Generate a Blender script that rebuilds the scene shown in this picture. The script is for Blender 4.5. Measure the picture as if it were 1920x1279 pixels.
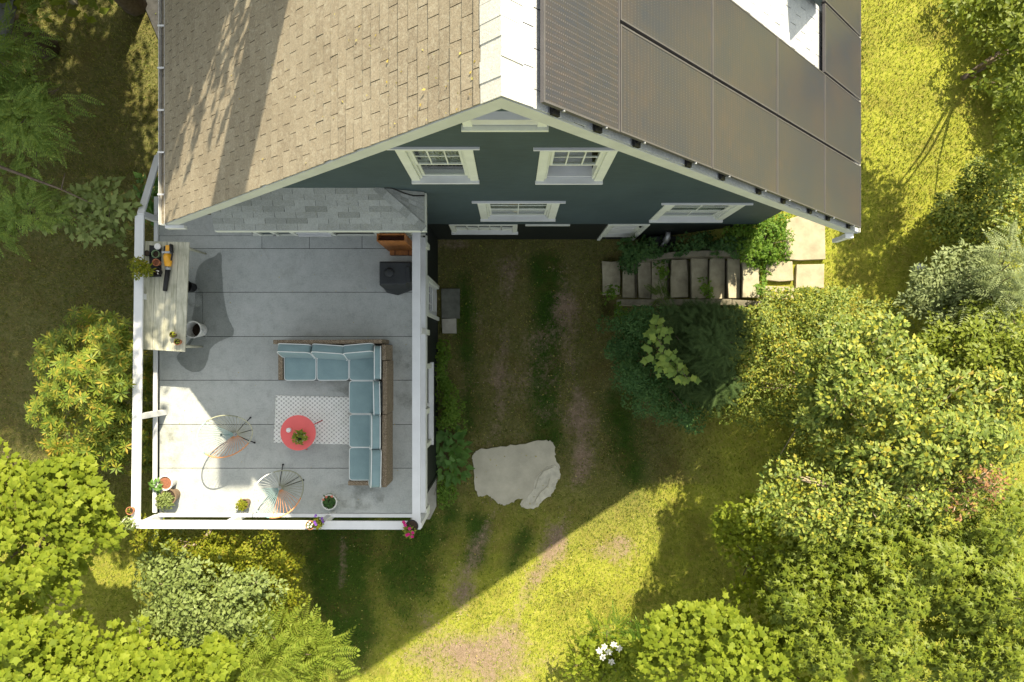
import bpy, math, random
import numpy as np
from mathutils import Vector, Matrix
random.seed(7); rng = np.random.default_rng(7)
SC = bpy.context.scene
for o in list(bpy.data.objects): bpy.data.objects.remove(o)
COL = SC.collection
# ---------------------------------------------------------------- camera, world, sun, exposure
H = 15.6; F = 1280.0; CY = 665.0
cam_d = bpy.data.cameras.new('camera'); cam = bpy.data.objects.new('camera', cam_d); COL.objects.link(cam)
cam.location = (0, 0, H); cam.rotation_euler = (0, 0, 0)
cam_d.sensor_width = 36; cam_d.sensor_fit = 'HORIZONTAL'; cam_d.lens = 36 * F / 1920; cam_d.shift_y = (CY - 639.5) / 1920
cam_d.clip_start = .1; cam_d.clip_end = 2000
SC.camera = cam
SUN_DIR = Vector((.362, .90, 1.0)).normalized()          # towards the sun
w = bpy.data.worlds.new('World'); SC.world = w; w.use_nodes = True
nt = w.node_tree; bg = nt.nodes['Background']
sky = nt.nodes.new('ShaderNodeTexSky'); sky.sky_type = 'NISHITA'; sky.sun_disc = False
sky.sun_elevation = math.asin(SUN_DIR.z); sky.sun_rotation = math.atan2(SUN_DIR.x, SUN_DIR.y)
sky.air_density = 1.0; sky.dust_density = 1.6; sky.ozone_density = 1.0
hs_ = nt.nodes.new('ShaderNodeHueSaturation'); hs_.inputs['Saturation'].default_value = .42      # sky muted and warmed to take the blue out of the shade
nt.links.new(sky.outputs[0], hs_.inputs['Color']); wm = nt.nodes.new('ShaderNodeMix'); wm.data_type = 'RGBA'; wm.blend_type = 'MULTIPLY'; wm.inputs[0].default_value = 1; wm.inputs[7].default_value = (1.0, .975, .87, 1)
nt.links.new(hs_.outputs[0], wm.inputs[6]); nt.links.new(wm.outputs[2], bg.inputs[0]); bg.inputs[1].default_value = .124
sl = bpy.data.lights.new('sun', 'SUN'); sl.energy = 4.2; sl.angle = math.radians(.55); sl.color = (1, .885, .665)
so = bpy.data.objects.new('sun', sl); COL.objects.link(so); so.rotation_euler = SUN_DIR.to_track_quat('Z', 'Y').to_euler()
so.location = (5, 12, 20)
vs = SC.view_settings; vs.view_transform = 'Standard'; vs.look = 'None'; vs.exposure = 1.5; vs.gamma = 1; vs.use_curve_mapping = False
SC.cycles.max_bounces = 8; SC.cycles.transparent_max_bounces = 12

# ---------------------------------------------------------------- helpers
def W(px, py, z):                       # a point of the place at height z from the survey picture
    d = H - z
    return Vector(((px - 960) * d / F, (CY - py) * d / F, z))
def nmat(name, rough=.7, spec=.3):
    m = bpy.data.materials.new(name); m.use_nodes = True
    b = m.node_tree.nodes['Principled BSDF']
    b.inputs['Roughness'].default_value = rough; b.inputs['Specular IOR Level'].default_value = spec
    return m, m.node_tree, b
def node(nt, t, **k):
    n = nt.nodes.new(t)
    for a, v in k.items():
        if a.startswith('i_'): n.inputs[a[2:].replace('_', ' ')].default_value = v
        else: setattr(n, a, v)
    return n
def ramp(nt, src, stops):
    r = nt.nodes.new('ShaderNodeValToRGB'); e = r.color_ramp.elements
    while len(e) < len(stops): e.new(.5)
    for q, (p, c) in zip(e, stops):
        q.position = p; q.color = (*c, 1) if len(c) == 3 else c
    nt.links.new(src, r.inputs[0]); return r.outputs[0]
def noise(nt, scale, detail=4, rough=.6, coord='Object', stretch=None, dist=0):
    tc = nt.nodes.new('ShaderNodeTexCoord'); src = tc.outputs[coord] if coord != 'World' else nt.nodes.new('ShaderNodeNewGeometry').outputs['Position']
    if stretch:
        mp = nt.nodes.new('ShaderNodeMapping'); mp.inputs['Scale'].default_value = stretch
        nt.links.new(src, mp.inputs[0]); src = mp.outputs[0]
    n = node(nt, 'ShaderNodeTexNoise'); n.inputs['Scale'].default_value = scale; n.inputs['Detail'].default_value = detail
    n.inputs['Roughness'].default_value = rough; n.inputs['Distortion'].default_value = dist
    nt.links.new(src, n.inputs['Vector']); return n.outputs['Fac']
def mixc(nt, fac, a, b, mode='MIX'):
    n = nt.nodes.new('ShaderNodeMix'); n.data_type = 'RGBA'; n.blend_type = mode
    for s, v in ((0, fac), (6, a), (7, b)):
        if hasattr(v, 'node'): nt.links.new(v, n.inputs[s])
        elif s == 0: n.inputs[0].default_value = v
        else: n.inputs[s].default_value = (*v, 1)
    return n.outputs[2]
def mathn(nt, op, a, b=0.0, c=None):
    n = nt.nodes.new('ShaderNodeMath'); n.operation = op
    for i, v in enumerate((a, b, c)):
        if v is None: continue
        if hasattr(v, 'node'): nt.links.new(v, n.inputs[i])
        else: n.inputs[i].default_value = v
    return n.outputs[0]
def bump(nt, b, h, strength=.4, dist=.01):
    n = nt.nodes.new('ShaderNodeBump'); n.inputs['Strength'].default_value = strength; n.inputs['Distance'].default_value = dist
    nt.links.new(h, n.inputs['Height']); nt.links.new(n.outputs[0], b.inputs['Normal'])
def rnd(nt):                             # one random value per piece (object or island)
    oi = nt.nodes.new('ShaderNodeObjectInfo').outputs['Random']; g = nt.nodes.new('ShaderNodeNewGeometry').outputs['Random Per Island']
    return mathn(nt, 'FRACT', mathn(nt, 'ADD', oi, g))
def simple(name, c, rough=.6, var=.12, scale=8, metal=0, bmp=.15, spec=.3, coord='World', stretch=None):
    m, nt, b = nmat(name, rough, spec); b.inputs['Metallic'].default_value = metal
    lo = tuple(x * (1 - var) for x in c); hi = tuple(min(1, x * (1 + var)) for x in c)
    n = noise(nt, scale, 6, .65, coord, stretch)
    nt.links.new(ramp(nt, n, [(.3, lo), (.7, hi)]), b.inputs['Base Color'])
    if bmp: bump(nt, b, noise(nt, scale * 6, 4, .6, coord, stretch), bmp, .004)
    return m
class MB:
    def __init__(s): s.v = []; s.f = []
    def add(s, vs, fs):
        o = len(s.v); s.v += [tuple(v) for v in vs]; s.f += [tuple(i + o for i in f) for f in fs]; return s
    def box(s, c, d, rz=0, M=None):
        x, y, z = (q / 2 for q in d); vs = [Vector((a * x, b * y, e * z)) for e in (-1, 1) for b in (-1, 1) for a in (-1, 1)]
        if M is None: M = Matrix.Rotation(rz, 3, 'Z')
        c = Vector(c); vs = [M @ v + c for v in vs]
        return s.add(vs, [(0, 2, 3, 1), (4, 5, 7, 6), (0, 1, 5, 4), (2, 6, 7, 3), (0, 4, 6, 2), (1, 3, 7, 5)])
    def ab(s, x0, x1, y0, y1, z0, z1): return s.box(((x0 + x1) / 2, (y0 + y1) / 2, (z0 + z1) / 2), (abs(x1 - x0), abs(y1 - y0), abs(z1 - z0)))
    def beam(s, p, q, w_, h_, up=(0, 0, 1)):
        p, q = Vector(p), Vector(q); d = q - p; L = d.length; d.normalize(); u = Vector(up); a = d.cross(u)
        if a.length < 1e-4: a = d.cross(Vector((0, 1, 0)))
        a.normalize(); u = a.cross(d); M = Matrix((d, a, u)).transposed()
        return s.box((p + q) / 2, (L, w_, h_), M=M)
    def tube(s, pts, rs, n=8, closed=False, cap=True):
        pts = [Vector(p) for p in pts]; m = len(pts)
        if not hasattr(rs, '__len__'): rs = [rs] * m
        vs = []; ref = None
        for i, p in enumerate(pts):
            d = (pts[(i + 1) % m] - pts[i - 1]) if closed else (pts[min(i + 1, m - 1)] - pts[max(i - 1, 0)])
            d.normalize()
            if ref is None: ref = d.cross(Vector((0, 0, 1))) if abs(d.z) < .9 else d.cross(Vector((1, 0, 0)))
            ref = (ref - d * ref.dot(d)).normalized(); b = d.cross(ref)
            for k in range(n):
                a = 2 * math.pi * k / n; vs.append(p + (ref * math.cos(a) + b * math.sin(a)) * rs[i])
        fs = []
        for i in range(m if closed else m - 1):
            j = (i + 1) % m
            for k in range(n): l = (k + 1) % n; fs.append((i * n + k, i * n + l, j * n + l, j * n + k))
        if cap and not closed: fs.append(tuple(range(n))[::-1]); fs.append(tuple((m - 1) * n + k for k in range(n)))
        return s.add(vs, fs)
    def lathe(s, prof, c=(0, 0, 0), n=20, sx=1, sy=1):
        m = len(prof); vs = []
        for r, z in prof:
            for k in range(n):
                a = 2 * math.pi * k / n; vs.append((c[0] + r * math.cos(a) * sx, c[1] + r * math.sin(a) * sy, c[2] + z))
        fs = [(i * n + k, i * n + (k + 1) % n, (i + 1) * n + (k + 1) % n, (i + 1) * n + k) for i in range(m - 1) for k in range(n)]
        fs.append(tuple(range(n))[::-1]); fs.append(tuple((m - 1) * n + k for k in range(n)))
        return s.add(vs, fs)
    def prism(s, poly, z0, z1):
        n = len(poly); vs = [(x, y, z0) for x, y in poly] + [(x, y, z1) for x, y in poly]
        return s.add(vs, [tuple(range(n))[::-1], tuple(range(n, 2 * n))] + [(i, (i + 1) % n, n + (i + 1) % n, n + i) for i in range(n)])
    def mesh(s, name):
        me = bpy.data.meshes.new(name); me.from_pydata(s.v, [], s.f); me.update(); return me
    def build(s, name, mat, parent=None, bev=0, smooth=False, label=None):
        me = s.mesh(name); me.materials.append(mat)
        if smooth: me.shade_smooth()
        o = bpy.data.objects.new(name, me); COL.objects.link(o); o.parent = parent
        if parent is not None and parent.get('_org'): o.location = -Vector(parent['_org'])
        if bev:
            b = o.modifiers.new('bevel', 'BEVEL'); b.width = bev; b.segments = 2; b.limit_method = 'ANGLE'
        if label: o['label'] = label
        return o
def thing(name, label, cat, group=None, loc=None):
    o = bpy.data.objects.new(name, None); COL.objects.link(o); o.empty_display_size = .2
    o['label'] = label; o['category'] = cat
    if group: o['group'] = group
    if loc is not None: o.location = loc; o['_org'] = tuple(loc)
    return o
def tag(o, label, cat, group=None):
    o['label'] = label; o['category'] = cat
    if group: o['group'] = group
    return o
def sub(me, name, parent, M):            # a light piece sharing its mesh
    o = bpy.data.objects.new(name, me); COL.objects.link(o); o.parent = parent; o.matrix_local = M; return o
def frame_M(o, x, y, z):
    return Matrix(((x[0], y[0], z[0], o[0]), (x[1], y[1], z[1], o[1]), (x[2], y[2], z[2], o[2]), (0, 0, 0, 1)))
def smooth(a, b, x):
    t = np.clip((x - a) / (b - a), 0, 1); return t * t * (3 - 2 * t)
def terrain(x, y):
    x0 = 2.55 + np.clip((-.3 - y) * .5, 0, 2.2)
    s = 1.6 * smooth(0, 2.45, x - x0) + .25 * smooth(6, 16, x)
    st = np.clip((x - 2.35) / 2.75, 0, 1) * 1.62 - .16          # the bed cut for the garden steps
    k = smooth(.85, 1.05, y) * smooth(2.35, 2.2, y) * smooth(2.0, 2.2, x) * smooth(5.15, 4.95, x)
    return s * (1 - k) + st * k
# cheap value noise for masks
_G = rng.random((256, 256))
def vnoise(x, y, s):
    x = np.asarray(x) * s + 100; y = np.asarray(y) * s + 100; xi = np.floor(x).astype(int); yi = np.floor(y).astype(int)
    fx = x - xi; fy = y - yi; fx = fx * fx * (3 - 2 * fx); fy = fy * fy * (3 - 2 * fy)
    g = lambda a, b: _G[a % 256, b % 256]
    return (g(xi, yi) * (1 - fx) + g(xi + 1, yi) * fx) * (1 - fy) + (g(xi, yi + 1) * (1 - fx) + g(xi + 1, yi + 1) * fx) * fy
def fbm(x, y, s, o=4):
    r = 0; a = .5; t = 0
    for k in range(o): r = r + a * vnoise(x + 17 * k, y + 31 * k, s * 2 ** k); t += a; a *= .55
    return r / t

# ---------------------------------------------------------------- materials
M = {}
M['white'] = simple('white_paint', (0.614, 0.623, 0.623), .55, .07, 3, bmp=.12)
M['trim'] = simple('cream_trim', (0.655, 0.676, 0.591), .55, .08, 4, bmp=.12)
M['fascia'] = simple('fascia_paint', (.48, .495, .475), .5, .08, 4)
M['gutter'] = simple('gutter_white', (.70, .70, .68), .4, .1, 2)
def siding_mat(name, c):
    m, nt, b = nmat(name, .55, .35); n = noise(nt, 1.2, 6, .65, 'World', (1, 1, .6)); n2 = noise(nt, 14, 4, .6, 'World', (.25, 1, 3))
    base = ramp(nt, n, [(.3, tuple(x * .8 for x in c)), (.7, tuple(x * 1.25 for x in c))])
    nt.links.new(mixc(nt, .5, base, ramp(nt, n2, [(.35, tuple(x * .82 for x in c)), (.7, tuple(x * 1.2 for x in c))])), b.inputs['Base Color'])
    bump(nt, b, n2, .2, .004); return m
M['siding'] = siding_mat('dark_green_siding', (0.046, 0.068, 0.073))
M['black_siding'] = siding_mat('black_siding', (.010, .013, .012))
def deck_mat():
    m, nt, b = nmat('deck_membrane', .75, .25)
    n1 = noise(nt, .9, 8, .7, 'World'); n2 = noise(nt, 5, 8, .75, 'World'); n3 = noise(nt, 40, 5, .7, 'World'); n4 = noise(nt, 2.2, 6, .7, 'World', (1.4, .8, 1), 1.2)
    c = ramp(nt, n1, [(.30, (0.309, 0.332, 0.315)), (.52, (0.403, 0.421, 0.398)), (.72, (0.476, 0.486, 0.465))])
    c = mixc(nt, .45, c, ramp(nt, n2, [(.32, (0.210, 0.227, 0.210)), (.5, (0.409, 0.426, 0.403)), (.72, (0.554, 0.554, 0.531))]))
    c = mixc(nt, .25, c, ramp(nt, n3, [(.3, (0.244, 0.265, 0.254)), (.7, (0.531, 0.554, 0.542))]))
    dirt = ramp(nt, n4, [(.56, (0, 0, 0)), (.74, (.55, .55, .55))])
    c = mixc(nt, dirt, c, (.27, .275, .245))
    r = ramp(nt, rnd(nt), [(0, (.93, .93, .93)), (1, (1.0, 1.0, 1.0))])
    nt.links.new(mixc(nt, 1, c, r, 'MULTIPLY'), b.inputs['Base Color']); bump(nt, b, mathn(nt, 'ADD', n2, n3), .35, .006)
    return m
M['deck'] = deck_mat()
def film(name, dens, scale, lo=.4, hi=.6, tint=(.5, .52, .48)):
    m = bpy.data.materials.new(name); m.use_nodes = True; nt = m.node_tree; nt.nodes.clear()
    out = nt.nodes.new('ShaderNodeOutputMaterial'); t = nt.nodes.new('ShaderNodeBsdfTransparent')
    n = noise(nt, scale, 5, .65, 'World'); f = ramp(nt, n, [(lo, (0, 0, 0)), (hi, (dens,) * 3)])
    nt.links.new(mixc(nt, f, (1, 1, 1), tint), t.inputs[0]); nt.links.new(t.outputs[0], out.inputs[0]); return m
M['damp'] = film('damp_stain', .9, 3, .0, .35, (.70, .71, .70))
def shingle_mat(name, stops, moss, mossc, noisec=(.5, .5, .5)):
    m, nt, b = nmat(name, .9, .15)
    c = ramp(nt, rnd(nt), stops)
    n1 = noise(nt, 1.1, 6, .7, 'World'); n2 = noise(nt, 55, 4, .8, 'World'); n3 = noise(nt, 18, 9, .85, 'World')
    c = mixc(nt, .35, c, ramp(nt, n2, [(.3, (.08, .08, .08)), (.7, noisec)]))
    c = mixc(nt, ramp(nt, n3, [(.50, (0, 0, 0)), (.62, (moss,) * 3)]), c, mossc)
    c = mixc(nt, ramp(nt, n1, [(.35, (0, 0, 0)), (.7, (.35, .35, .35))]), c, tuple(x * .7 for x in stops[0][1]))
    nt.links.new(c, b.inputs['Base Color']); bump(nt, b, n2, .6, .006); return m
M['brown_shingle'] = shingle_mat('brown_shingle', [(0, (0.194, 0.156, 0.106)), (.5, (0.236, 0.193, 0.131)), (1, (0.271, 0.228, 0.161))], .6, (0.415, 0.391, 0.304), (0.559, 0.493, 0.360))
M['cap_shingle'] = shingle_mat('cap_shingle', [(0, (.50, .49, .44)), (1, (.62, .61, .56))], .5, (.72, .70, .62), (.8, .8, .76))
M['blue_shingle'] = shingle_mat('blue_grey_shingle', [(0, (.36, .38, .40)), (1, (.48, .50, .51))], .5, (.60, .60, .57), (.72, .73, .73))
M['grey_shingle'] = shingle_mat('grey_shingle', [(0, (.22, .235, .215)), (.3, (.33, .35, .33)), (.7, (.39, .41, .39)), (1, (.46, .48, .46))], .5, (.26, .26, .21), (.60, .61, .57))
M['underlay'] = simple('dark_underlay', (.05, .05, .05), .9)
def glass_mat(name, c, r=.08):
    m, nt, b = nmat(name, r, .6)
    nt.links.new(ramp(nt, noise(nt, 2.2, 3, .5, 'World'), [(.3, tuple(x * .6 for x in c)), (.7, c)]), b.inputs['Base Color']); return m
M['glass'] = bpy.data.materials.new('window_glass'); M['glass'].use_nodes = True
_b = M['glass'].node_tree.nodes['Principled BSDF']; _b.inputs['Roughness'].default_value = .03; _b.inputs['Transmission Weight'].default_value = 1; _b.inputs['IOR'].default_value = 1.25
_b.inputs['Base Color'].default_value = (.9, .95, .93, 1)
M['curtain'] = simple('curtain', (0.520, 0.533, 0.468), .9, .25, 3, stretch=(12, 1, .4), bmp=.3)
M['room'] = simple('room_dark', (.07, .075, .065), .9, .3, 2)
M['concrete'] = simple('old_concrete', (0.351, 0.338, 0.286), .9, .25, 3, bmp=.5)
M['stone'] = simple('bluestone', (0.356, 0.323, 0.228), .85, .35, 3.5, bmp=.5)
M['timber'] = simple('weathered_timber', (0.216, 0.196, 0.142), .85, .35, 5, bmp=.5)
M['black'] = simple('black_metal', (.015, .015, .015), .45, .2, 5)
M['black_cover'] = simple('black_cover', (0.022, 0.025, 0.027), .6, .35, 3, bmp=.4)
M['steel'] = simple('galvanised', (.35, .36, .36), .4, .2, 8, metal=.6)
M['wood_orange'] = simple('orange_wood', (0.298, 0.117, 0.033), .5, .35, 5, stretch=(6, 6, 1))
M['wood_dark'] = simple('dark_wood', (.10, .035, .015), .6, .3, 5)
M['terracotta'] = simple('terracotta', (.42, .17, .08), .8, .25, 12)
M['white_pot'] = simple('white_pot', (.62, .62, .58), .5, .15, 10)
M['green_pot'] = simple('green_pot', (.16, .24, .12), .5, .15, 10)
M['brown_pot'] = simple('brown_pot', (.16, .11, .07), .6, .2, 10)
M['black_pot'] = simple('black_plastic', (.015, .015, .016), .5, .2, 10)
M['soil'] = simple('soil', (.035, .024, .015), .95, .5, 30, bmp=.8)
M['red_soil'] = simple('red_soil', (.22, .09, .05), .95, .3, 30, bmp=.8)
M['yellow'] = simple('yellow_plastic', (.75, .36, .015), .35, .08, 6, spec=.5)
M['red'] = simple('coral_red_metal', (0.700, 0.125, 0.119), .42, .06, 4, bmp=.05)
M['wax'] = simple('white_ceramic', (.75, .73, .70), .4, .04, 4)
def fabric():
    m, nt, b = nmat('teal_fabric', .9, .1); n = noise(nt, 4, 5, .6, 'World'); n2 = noise(nt, 160, 2, .5, 'World')
    c = ramp(nt, n, [(.3, (.18, .26, .268)), (.7, (.23, .322, .325))]); nt.links.new(mixc(nt, .18, c, ramp(nt, n2, [(.3, (.06, .12, .14)), (.7, (.25, .38, .42))])), b.inputs['Base Color'])
    b.inputs['Sheen Weight'].default_value = .2; bump(nt, b, mathn(nt, 'ADD', n, n2), .3, .006); return m
M['fabric'] = fabric(); M['piping'] = simple('white_piping', (.66, .68, .66), .7, .05, 20)
def wicker():
    m, nt, b = nmat('wicker', .75, .25)
    tc = nt.nodes.new('ShaderNodeNewGeometry').outputs['Position']
    w1 = node(nt, 'ShaderNodeTexWave'); w1.bands_direction = 'DIAGONAL'; w1.inputs['Scale'].default_value = 22; w1.inputs['Distortion'].default_value = 2.5; w1.inputs['Detail'].default_value = 2; w1.inputs['Detail Scale'].default_value = 3
    nt.links.new(tc, w1.inputs[0]); n = noise(nt, 25, 4, .6, 'World')
    f = mathn(nt, 'MULTIPLY', w1.outputs['Fac'], n)
    nt.links.new(ramp(nt, f, [(.05, (.10, .072, .045)), (.35, (.30, .23, .155)), (.6, (.50, .42, .31))]), b.inputs['Base Color']); bump(nt, b, w1.outputs['Fac'], .8, .01); return m
M['wicker'] = wicker()
def table_mat():
    m, nt, b = nmat('weathered_table_top', .8, .2); n = noise(nt, 3, 8, .7, 'World', (7, .7, 1), .6); n2 = noise(nt, 1.8, 5, .7, 'World')
    c = ramp(nt, n, [(.25, (0.250, 0.250, 0.175)), (.5, (0.500, 0.488, 0.375)), (.75, (0.688, 0.663, 0.537))])
    c = mixc(nt, ramp(nt, n2, [(.45, (0, 0, 0)), (.7, (.5, .5, .5))]), c, (.17, .18, .12)); nt.links.new(c, b.inputs['Base Color']); bump(nt, b, n, .5, .006); return m
M['table'] = table_mat()
def rug_mat():
    m, nt, b = nmat('cross_pattern_rug', .95, .1); tc = nt.nodes.new('ShaderNodeTexCoord')
    sx = nt.nodes.new('ShaderNodeSeparateXYZ'); nt.links.new(tc.outputs['Object'], sx.inputs[0])
    P, Q = .0895, .078
    def grid(off):
        u = mathn(nt, 'SUBTRACT', mathn(nt, 'FRACT', mathn(nt, 'ADD', mathn(nt, 'DIVIDE', sx.outputs[0], P), 50 + off)), .5)
        v = mathn(nt, 'SUBTRACT', mathn(nt, 'FRACT', mathn(nt, 'ADD', mathn(nt, 'DIVIDE', sx.outputs[1], Q), 50 + off)), .5)
        u = mathn(nt, 'MULTIPLY', mathn(nt, 'ABSOLUTE', u), P); v = mathn(nt, 'MULTIPLY', mathn(nt, 'ABSOLUTE', v), Q)
        dd = mathn(nt, 'ABSOLUTE', mathn(nt, 'SUBTRACT', u, v)); r = mathn(nt, 'MAXIMUM', u, v)
        return mathn(nt, 'MULTIPLY', mathn(nt, 'LESS_THAN', dd, .0042), mathn(nt, 'LESS_THAN', r, .0165))
    f = mathn(nt, 'MAXIMUM', grid(0), grid(.5)); n = noise(nt, 5, 5, .6, 'World')
    nt.links.new(mixc(nt, f, ramp(nt, n, [(.3, (.68, .69, .64)), (.7, (.80, .80, .77))]), (.05, .05, .05)), b.inputs['Base Color']); bump(nt, b, noise(nt, 120, 2, .5, 'World'), .4, .004); return m
M['rug'] = rug_mat()
def panel_mat():
    m, nt, b = nmat('solar_cells', .28, .5); b.inputs['Coat Weight'].default_value = .0
    tc = nt.nodes.new('ShaderNodeTexCoord'); sx = nt.nodes.new('ShaderNodeSeparateXYZ'); nt.links.new(tc.outputs['Object'], sx.inputs[0])
    # object x: long way of the panel (1.65), y: short way (1.0)
    def line(src, pitch, width, off=0.0):
        u = mathn(nt, 'ABSOLUTE', mathn(nt, 'SUBTRACT', mathn(nt, 'FRACT', mathn(nt, 'ADD', mathn(nt, 'DIVIDE', src, pitch), 50.5 + off)), .5))
        return mathn(nt, 'LESS_THAN', mathn(nt, 'MULTIPLY', u, pitch), width / 2)
    bus = line(sx.outputs[0], .0265, .0045)
    dash = mathn(nt, 'MULTIPLY', line(sx.outputs[1], .026, .008), line(sx.outputs[0], .053, .012, .25))
    cell = mathn(nt, 'MAXIMUM', line(sx.outputs[1], .163, .006, .5), line(sx.outputs[0], .82, .008))
    r = nt.nodes.new('ShaderNodeObjectInfo').outputs['Random']; n = noise(nt, 1.4, 4, .6, 'World'); n2 = noise(nt, 9, 4, .6, 'Object', (3, .6, 1))
    c = ramp(nt, mathn(nt, 'ADD', mathn(nt, 'MULTIPLY', n, .5), mathn(nt, 'MULTIPLY', n2, .5)), [(.36, (.022, .027, .048)), (.5, (.033, .032, .045)), (.64, (.050, .039, .044))])
    c = mixc(nt, mathn(nt, 'MULTIPLY', bus, .55), c, (.025, .024, .026)); c = mixc(nt, mathn(nt, 'MULTIPLY', dash, .6), c, (.125, .112, .115)); c = mixc(nt, mathn(nt, 'MULTIPLY', cell, .6), c, (.04, .033, .03))
    nt.links.new(c, b.inputs['Base Color']); return m
M['cells'] = panel_mat()
M['panel_frame'] = simple('panel_frame', (.10, .095, .10), .4, .1, 5, metal=.3)
def ground_mat():
    m, nt, b = nmat('lawn_ground', .95, .1)
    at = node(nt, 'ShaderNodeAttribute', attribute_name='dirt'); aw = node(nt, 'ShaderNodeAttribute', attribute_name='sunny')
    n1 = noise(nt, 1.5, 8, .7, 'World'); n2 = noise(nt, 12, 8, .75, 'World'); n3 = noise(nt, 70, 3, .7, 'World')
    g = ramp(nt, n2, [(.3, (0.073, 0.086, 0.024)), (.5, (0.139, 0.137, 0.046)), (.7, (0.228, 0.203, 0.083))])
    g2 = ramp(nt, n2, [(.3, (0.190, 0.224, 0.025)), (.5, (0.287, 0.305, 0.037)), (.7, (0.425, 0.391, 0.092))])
    ag = node(nt, 'ShaderNodeAttribute', attribute_name='lush_shade'); g = mixc(nt, ag.outputs['Fac'], g, (.035, .075, .010)); g = mixc(nt, aw.outputs['Fac'], g, g2)
    g = mixc(nt, ramp(nt, n1, [(.45, (0, 0, 0)), (.7, (.6, .6, .6))]), g, (.13, .095, .03))
    d = ramp(nt, mathn(nt, 'ADD', mathn(nt, 'MULTIPLY', n2, .6), mathn(nt, 'MULTIPLY', n3, .4)), [(.3, (0.143, 0.103, 0.065)), (.5, (0.243, 0.179, 0.121)), (.7, (0.397, 0.304, 0.210))])
    f = mathn(nt, 'ADD', at.outputs['Fac'], mathn(nt, 'MULTIPLY', mathn(nt, 'SUBTRACT', n2, .5), .9))
    nt.links.new(mixc(nt, ramp(nt, f, [(.35, (0, 0, 0)), (.7, (1, 1, 1))]), g, d), b.inputs['Base Color']); bump(nt, b, mathn(nt, 'ADD', n2, n3), .8, .03); return m
M['ground'] = ground_mat()
def leaf_mat(name, cols, trans=.35, rough=.45, spec=.35, big=.5):
    m = bpy.data.materials.new(name); m.use_nodes = True; nt = m.node_tree; b = nt.nodes['Principled BSDF']; out = nt.nodes['Material Output']
    b.inputs['Roughness'].default_value = rough + .1; b.inputs['Specular IOR Level'].default_value = spec * .6
    n = len(cols); r = mathn(nt, 'ADD', mathn(nt, 'MULTIPLY', rnd(nt), .75), mathn(nt, 'MULTIPLY', mathn(nt, 'SUBTRACT', noise(nt, 1.3, 4, .6, 'World'), .4), 1.1 * big))
    c = ramp(nt, r, [(i / (n - 1), q) for i, q in enumerate(cols)]); nt.links.new(c, b.inputs['Base Color'])
    t = nt.nodes.new('ShaderNodeBsdfTranslucent'); nt.links.new(mixc(nt, 1, c, (1.5, 1.35, .45), 'MULTIPLY'), t.inputs[0])
    mx = nt.nodes.new('ShaderNodeMixShader'); mx.inputs[0].default_value = trans
    nt.links.new(b.outputs[0], mx.inputs[1]); nt.links.new(t.outputs[0], mx.inputs[2]); nt.links.new(mx.outputs[0], out.inputs[0]); return m
L = {}
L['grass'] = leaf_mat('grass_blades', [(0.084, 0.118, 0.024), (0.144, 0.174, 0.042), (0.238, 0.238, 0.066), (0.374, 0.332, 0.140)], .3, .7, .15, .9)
L['lush_shade'] = leaf_mat('lush_shade_blades', [(0.041, 0.095, 0.011), (0.068, 0.142, 0.019), (0.108, 0.189, 0.027)], .3, .7, .15, .7)
L['grass_sun'] = leaf_mat('grass_blades_sunny', [(0.123, 0.167, 0.022), (0.188, 0.233, 0.033), (0.263, 0.287, 0.056), (0.376, 0.356, 0.139)], .3, .7, .15, .7)  # brighter grass copy for the sunlit parts of the lawn
L['maple'] = leaf_mat('maple_leaf', [(.11, .155, .010), (.185, .235, .018), (.27, .315, .035)], .4, .5, .3)
L['sumac'] = leaf_mat('pinnate_leaf', [(0.127, 0.215, 0.045), (0.210, 0.301, 0.068), (0.309, 0.388, 0.075)], .35, .5, .3)
L['sumac_lit'] = leaf_mat('pinnate_leaf_bright', [(0.138, 0.200, 0.020), (0.196, 0.250, 0.030), (0.253, 0.290, 0.050)], .4, .5, .3)
L['rhodo'] = leaf_mat('whorled_leaf', [(0.090, 0.150, 0.023), (0.143, 0.202, 0.023), (0.239, 0.260, 0.030), (0.448, 0.260, 0.047)], .3, .42, .4, .6)
L['pale'] = leaf_mat('pale_green_leaf', [(.11, .15, .035), (.18, .23, .06), (.25, .30, .10)], .25, .40, .5)
L['azalea'] = leaf_mat('yellow_green_leaf', [(.10, .13, .010), (.17, .20, .012), (.24, .25, .02), (.28, .20, .03)], .35, .5, .3, .7)
L['lilac'] = leaf_mat('lilac_leaf', [(.045, .080, .010), (.105, .150, .022), (.17, .225, .035), (.23, .275, .06), (.34, .33, .03), (.30, .19, .07)], .3, .42, .45, .6)
L['star'] = leaf_mat('star_leaf', [(.085, .125, .010), (.15, .19, .015), (.22, .255, .03)], .3, .42, .45)
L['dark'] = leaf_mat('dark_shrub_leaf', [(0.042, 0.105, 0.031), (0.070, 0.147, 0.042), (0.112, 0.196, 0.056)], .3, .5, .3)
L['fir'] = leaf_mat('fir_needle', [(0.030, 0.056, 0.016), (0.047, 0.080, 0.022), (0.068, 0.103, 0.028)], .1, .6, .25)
L['silver'] = leaf_mat('silver_leaf', [(.14, .18, .07), (.20, .245, .10), (.27, .31, .14)], .25, .45, .4)
L['hosta'] = leaf_mat('hosta_leaf', [(0.068, 0.162, 0.027), (0.101, 0.209, 0.041), (0.149, 0.257, 0.061)], .3, .4, .45)
L['ivy'] = leaf_mat('ivy_leaf', [(0.072, 0.156, 0.014), (0.120, 0.216, 0.022), (0.180, 0.264, 0.036)], .35, .45, .35)
L['litter'] = leaf_mat('fallen_leaf', [(.35, .26, .06), (.42, .38, .12), (.30, .28, .2)], .2, .7, .2)
M['bark'] = simple('bark', (.13, .10, .07), .9, .35, 12, bmp=.8)
M['pale_bark'] = simple('pale_bark', (.36, .29, .20), .85, .3, 12, bmp=.5)
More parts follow.
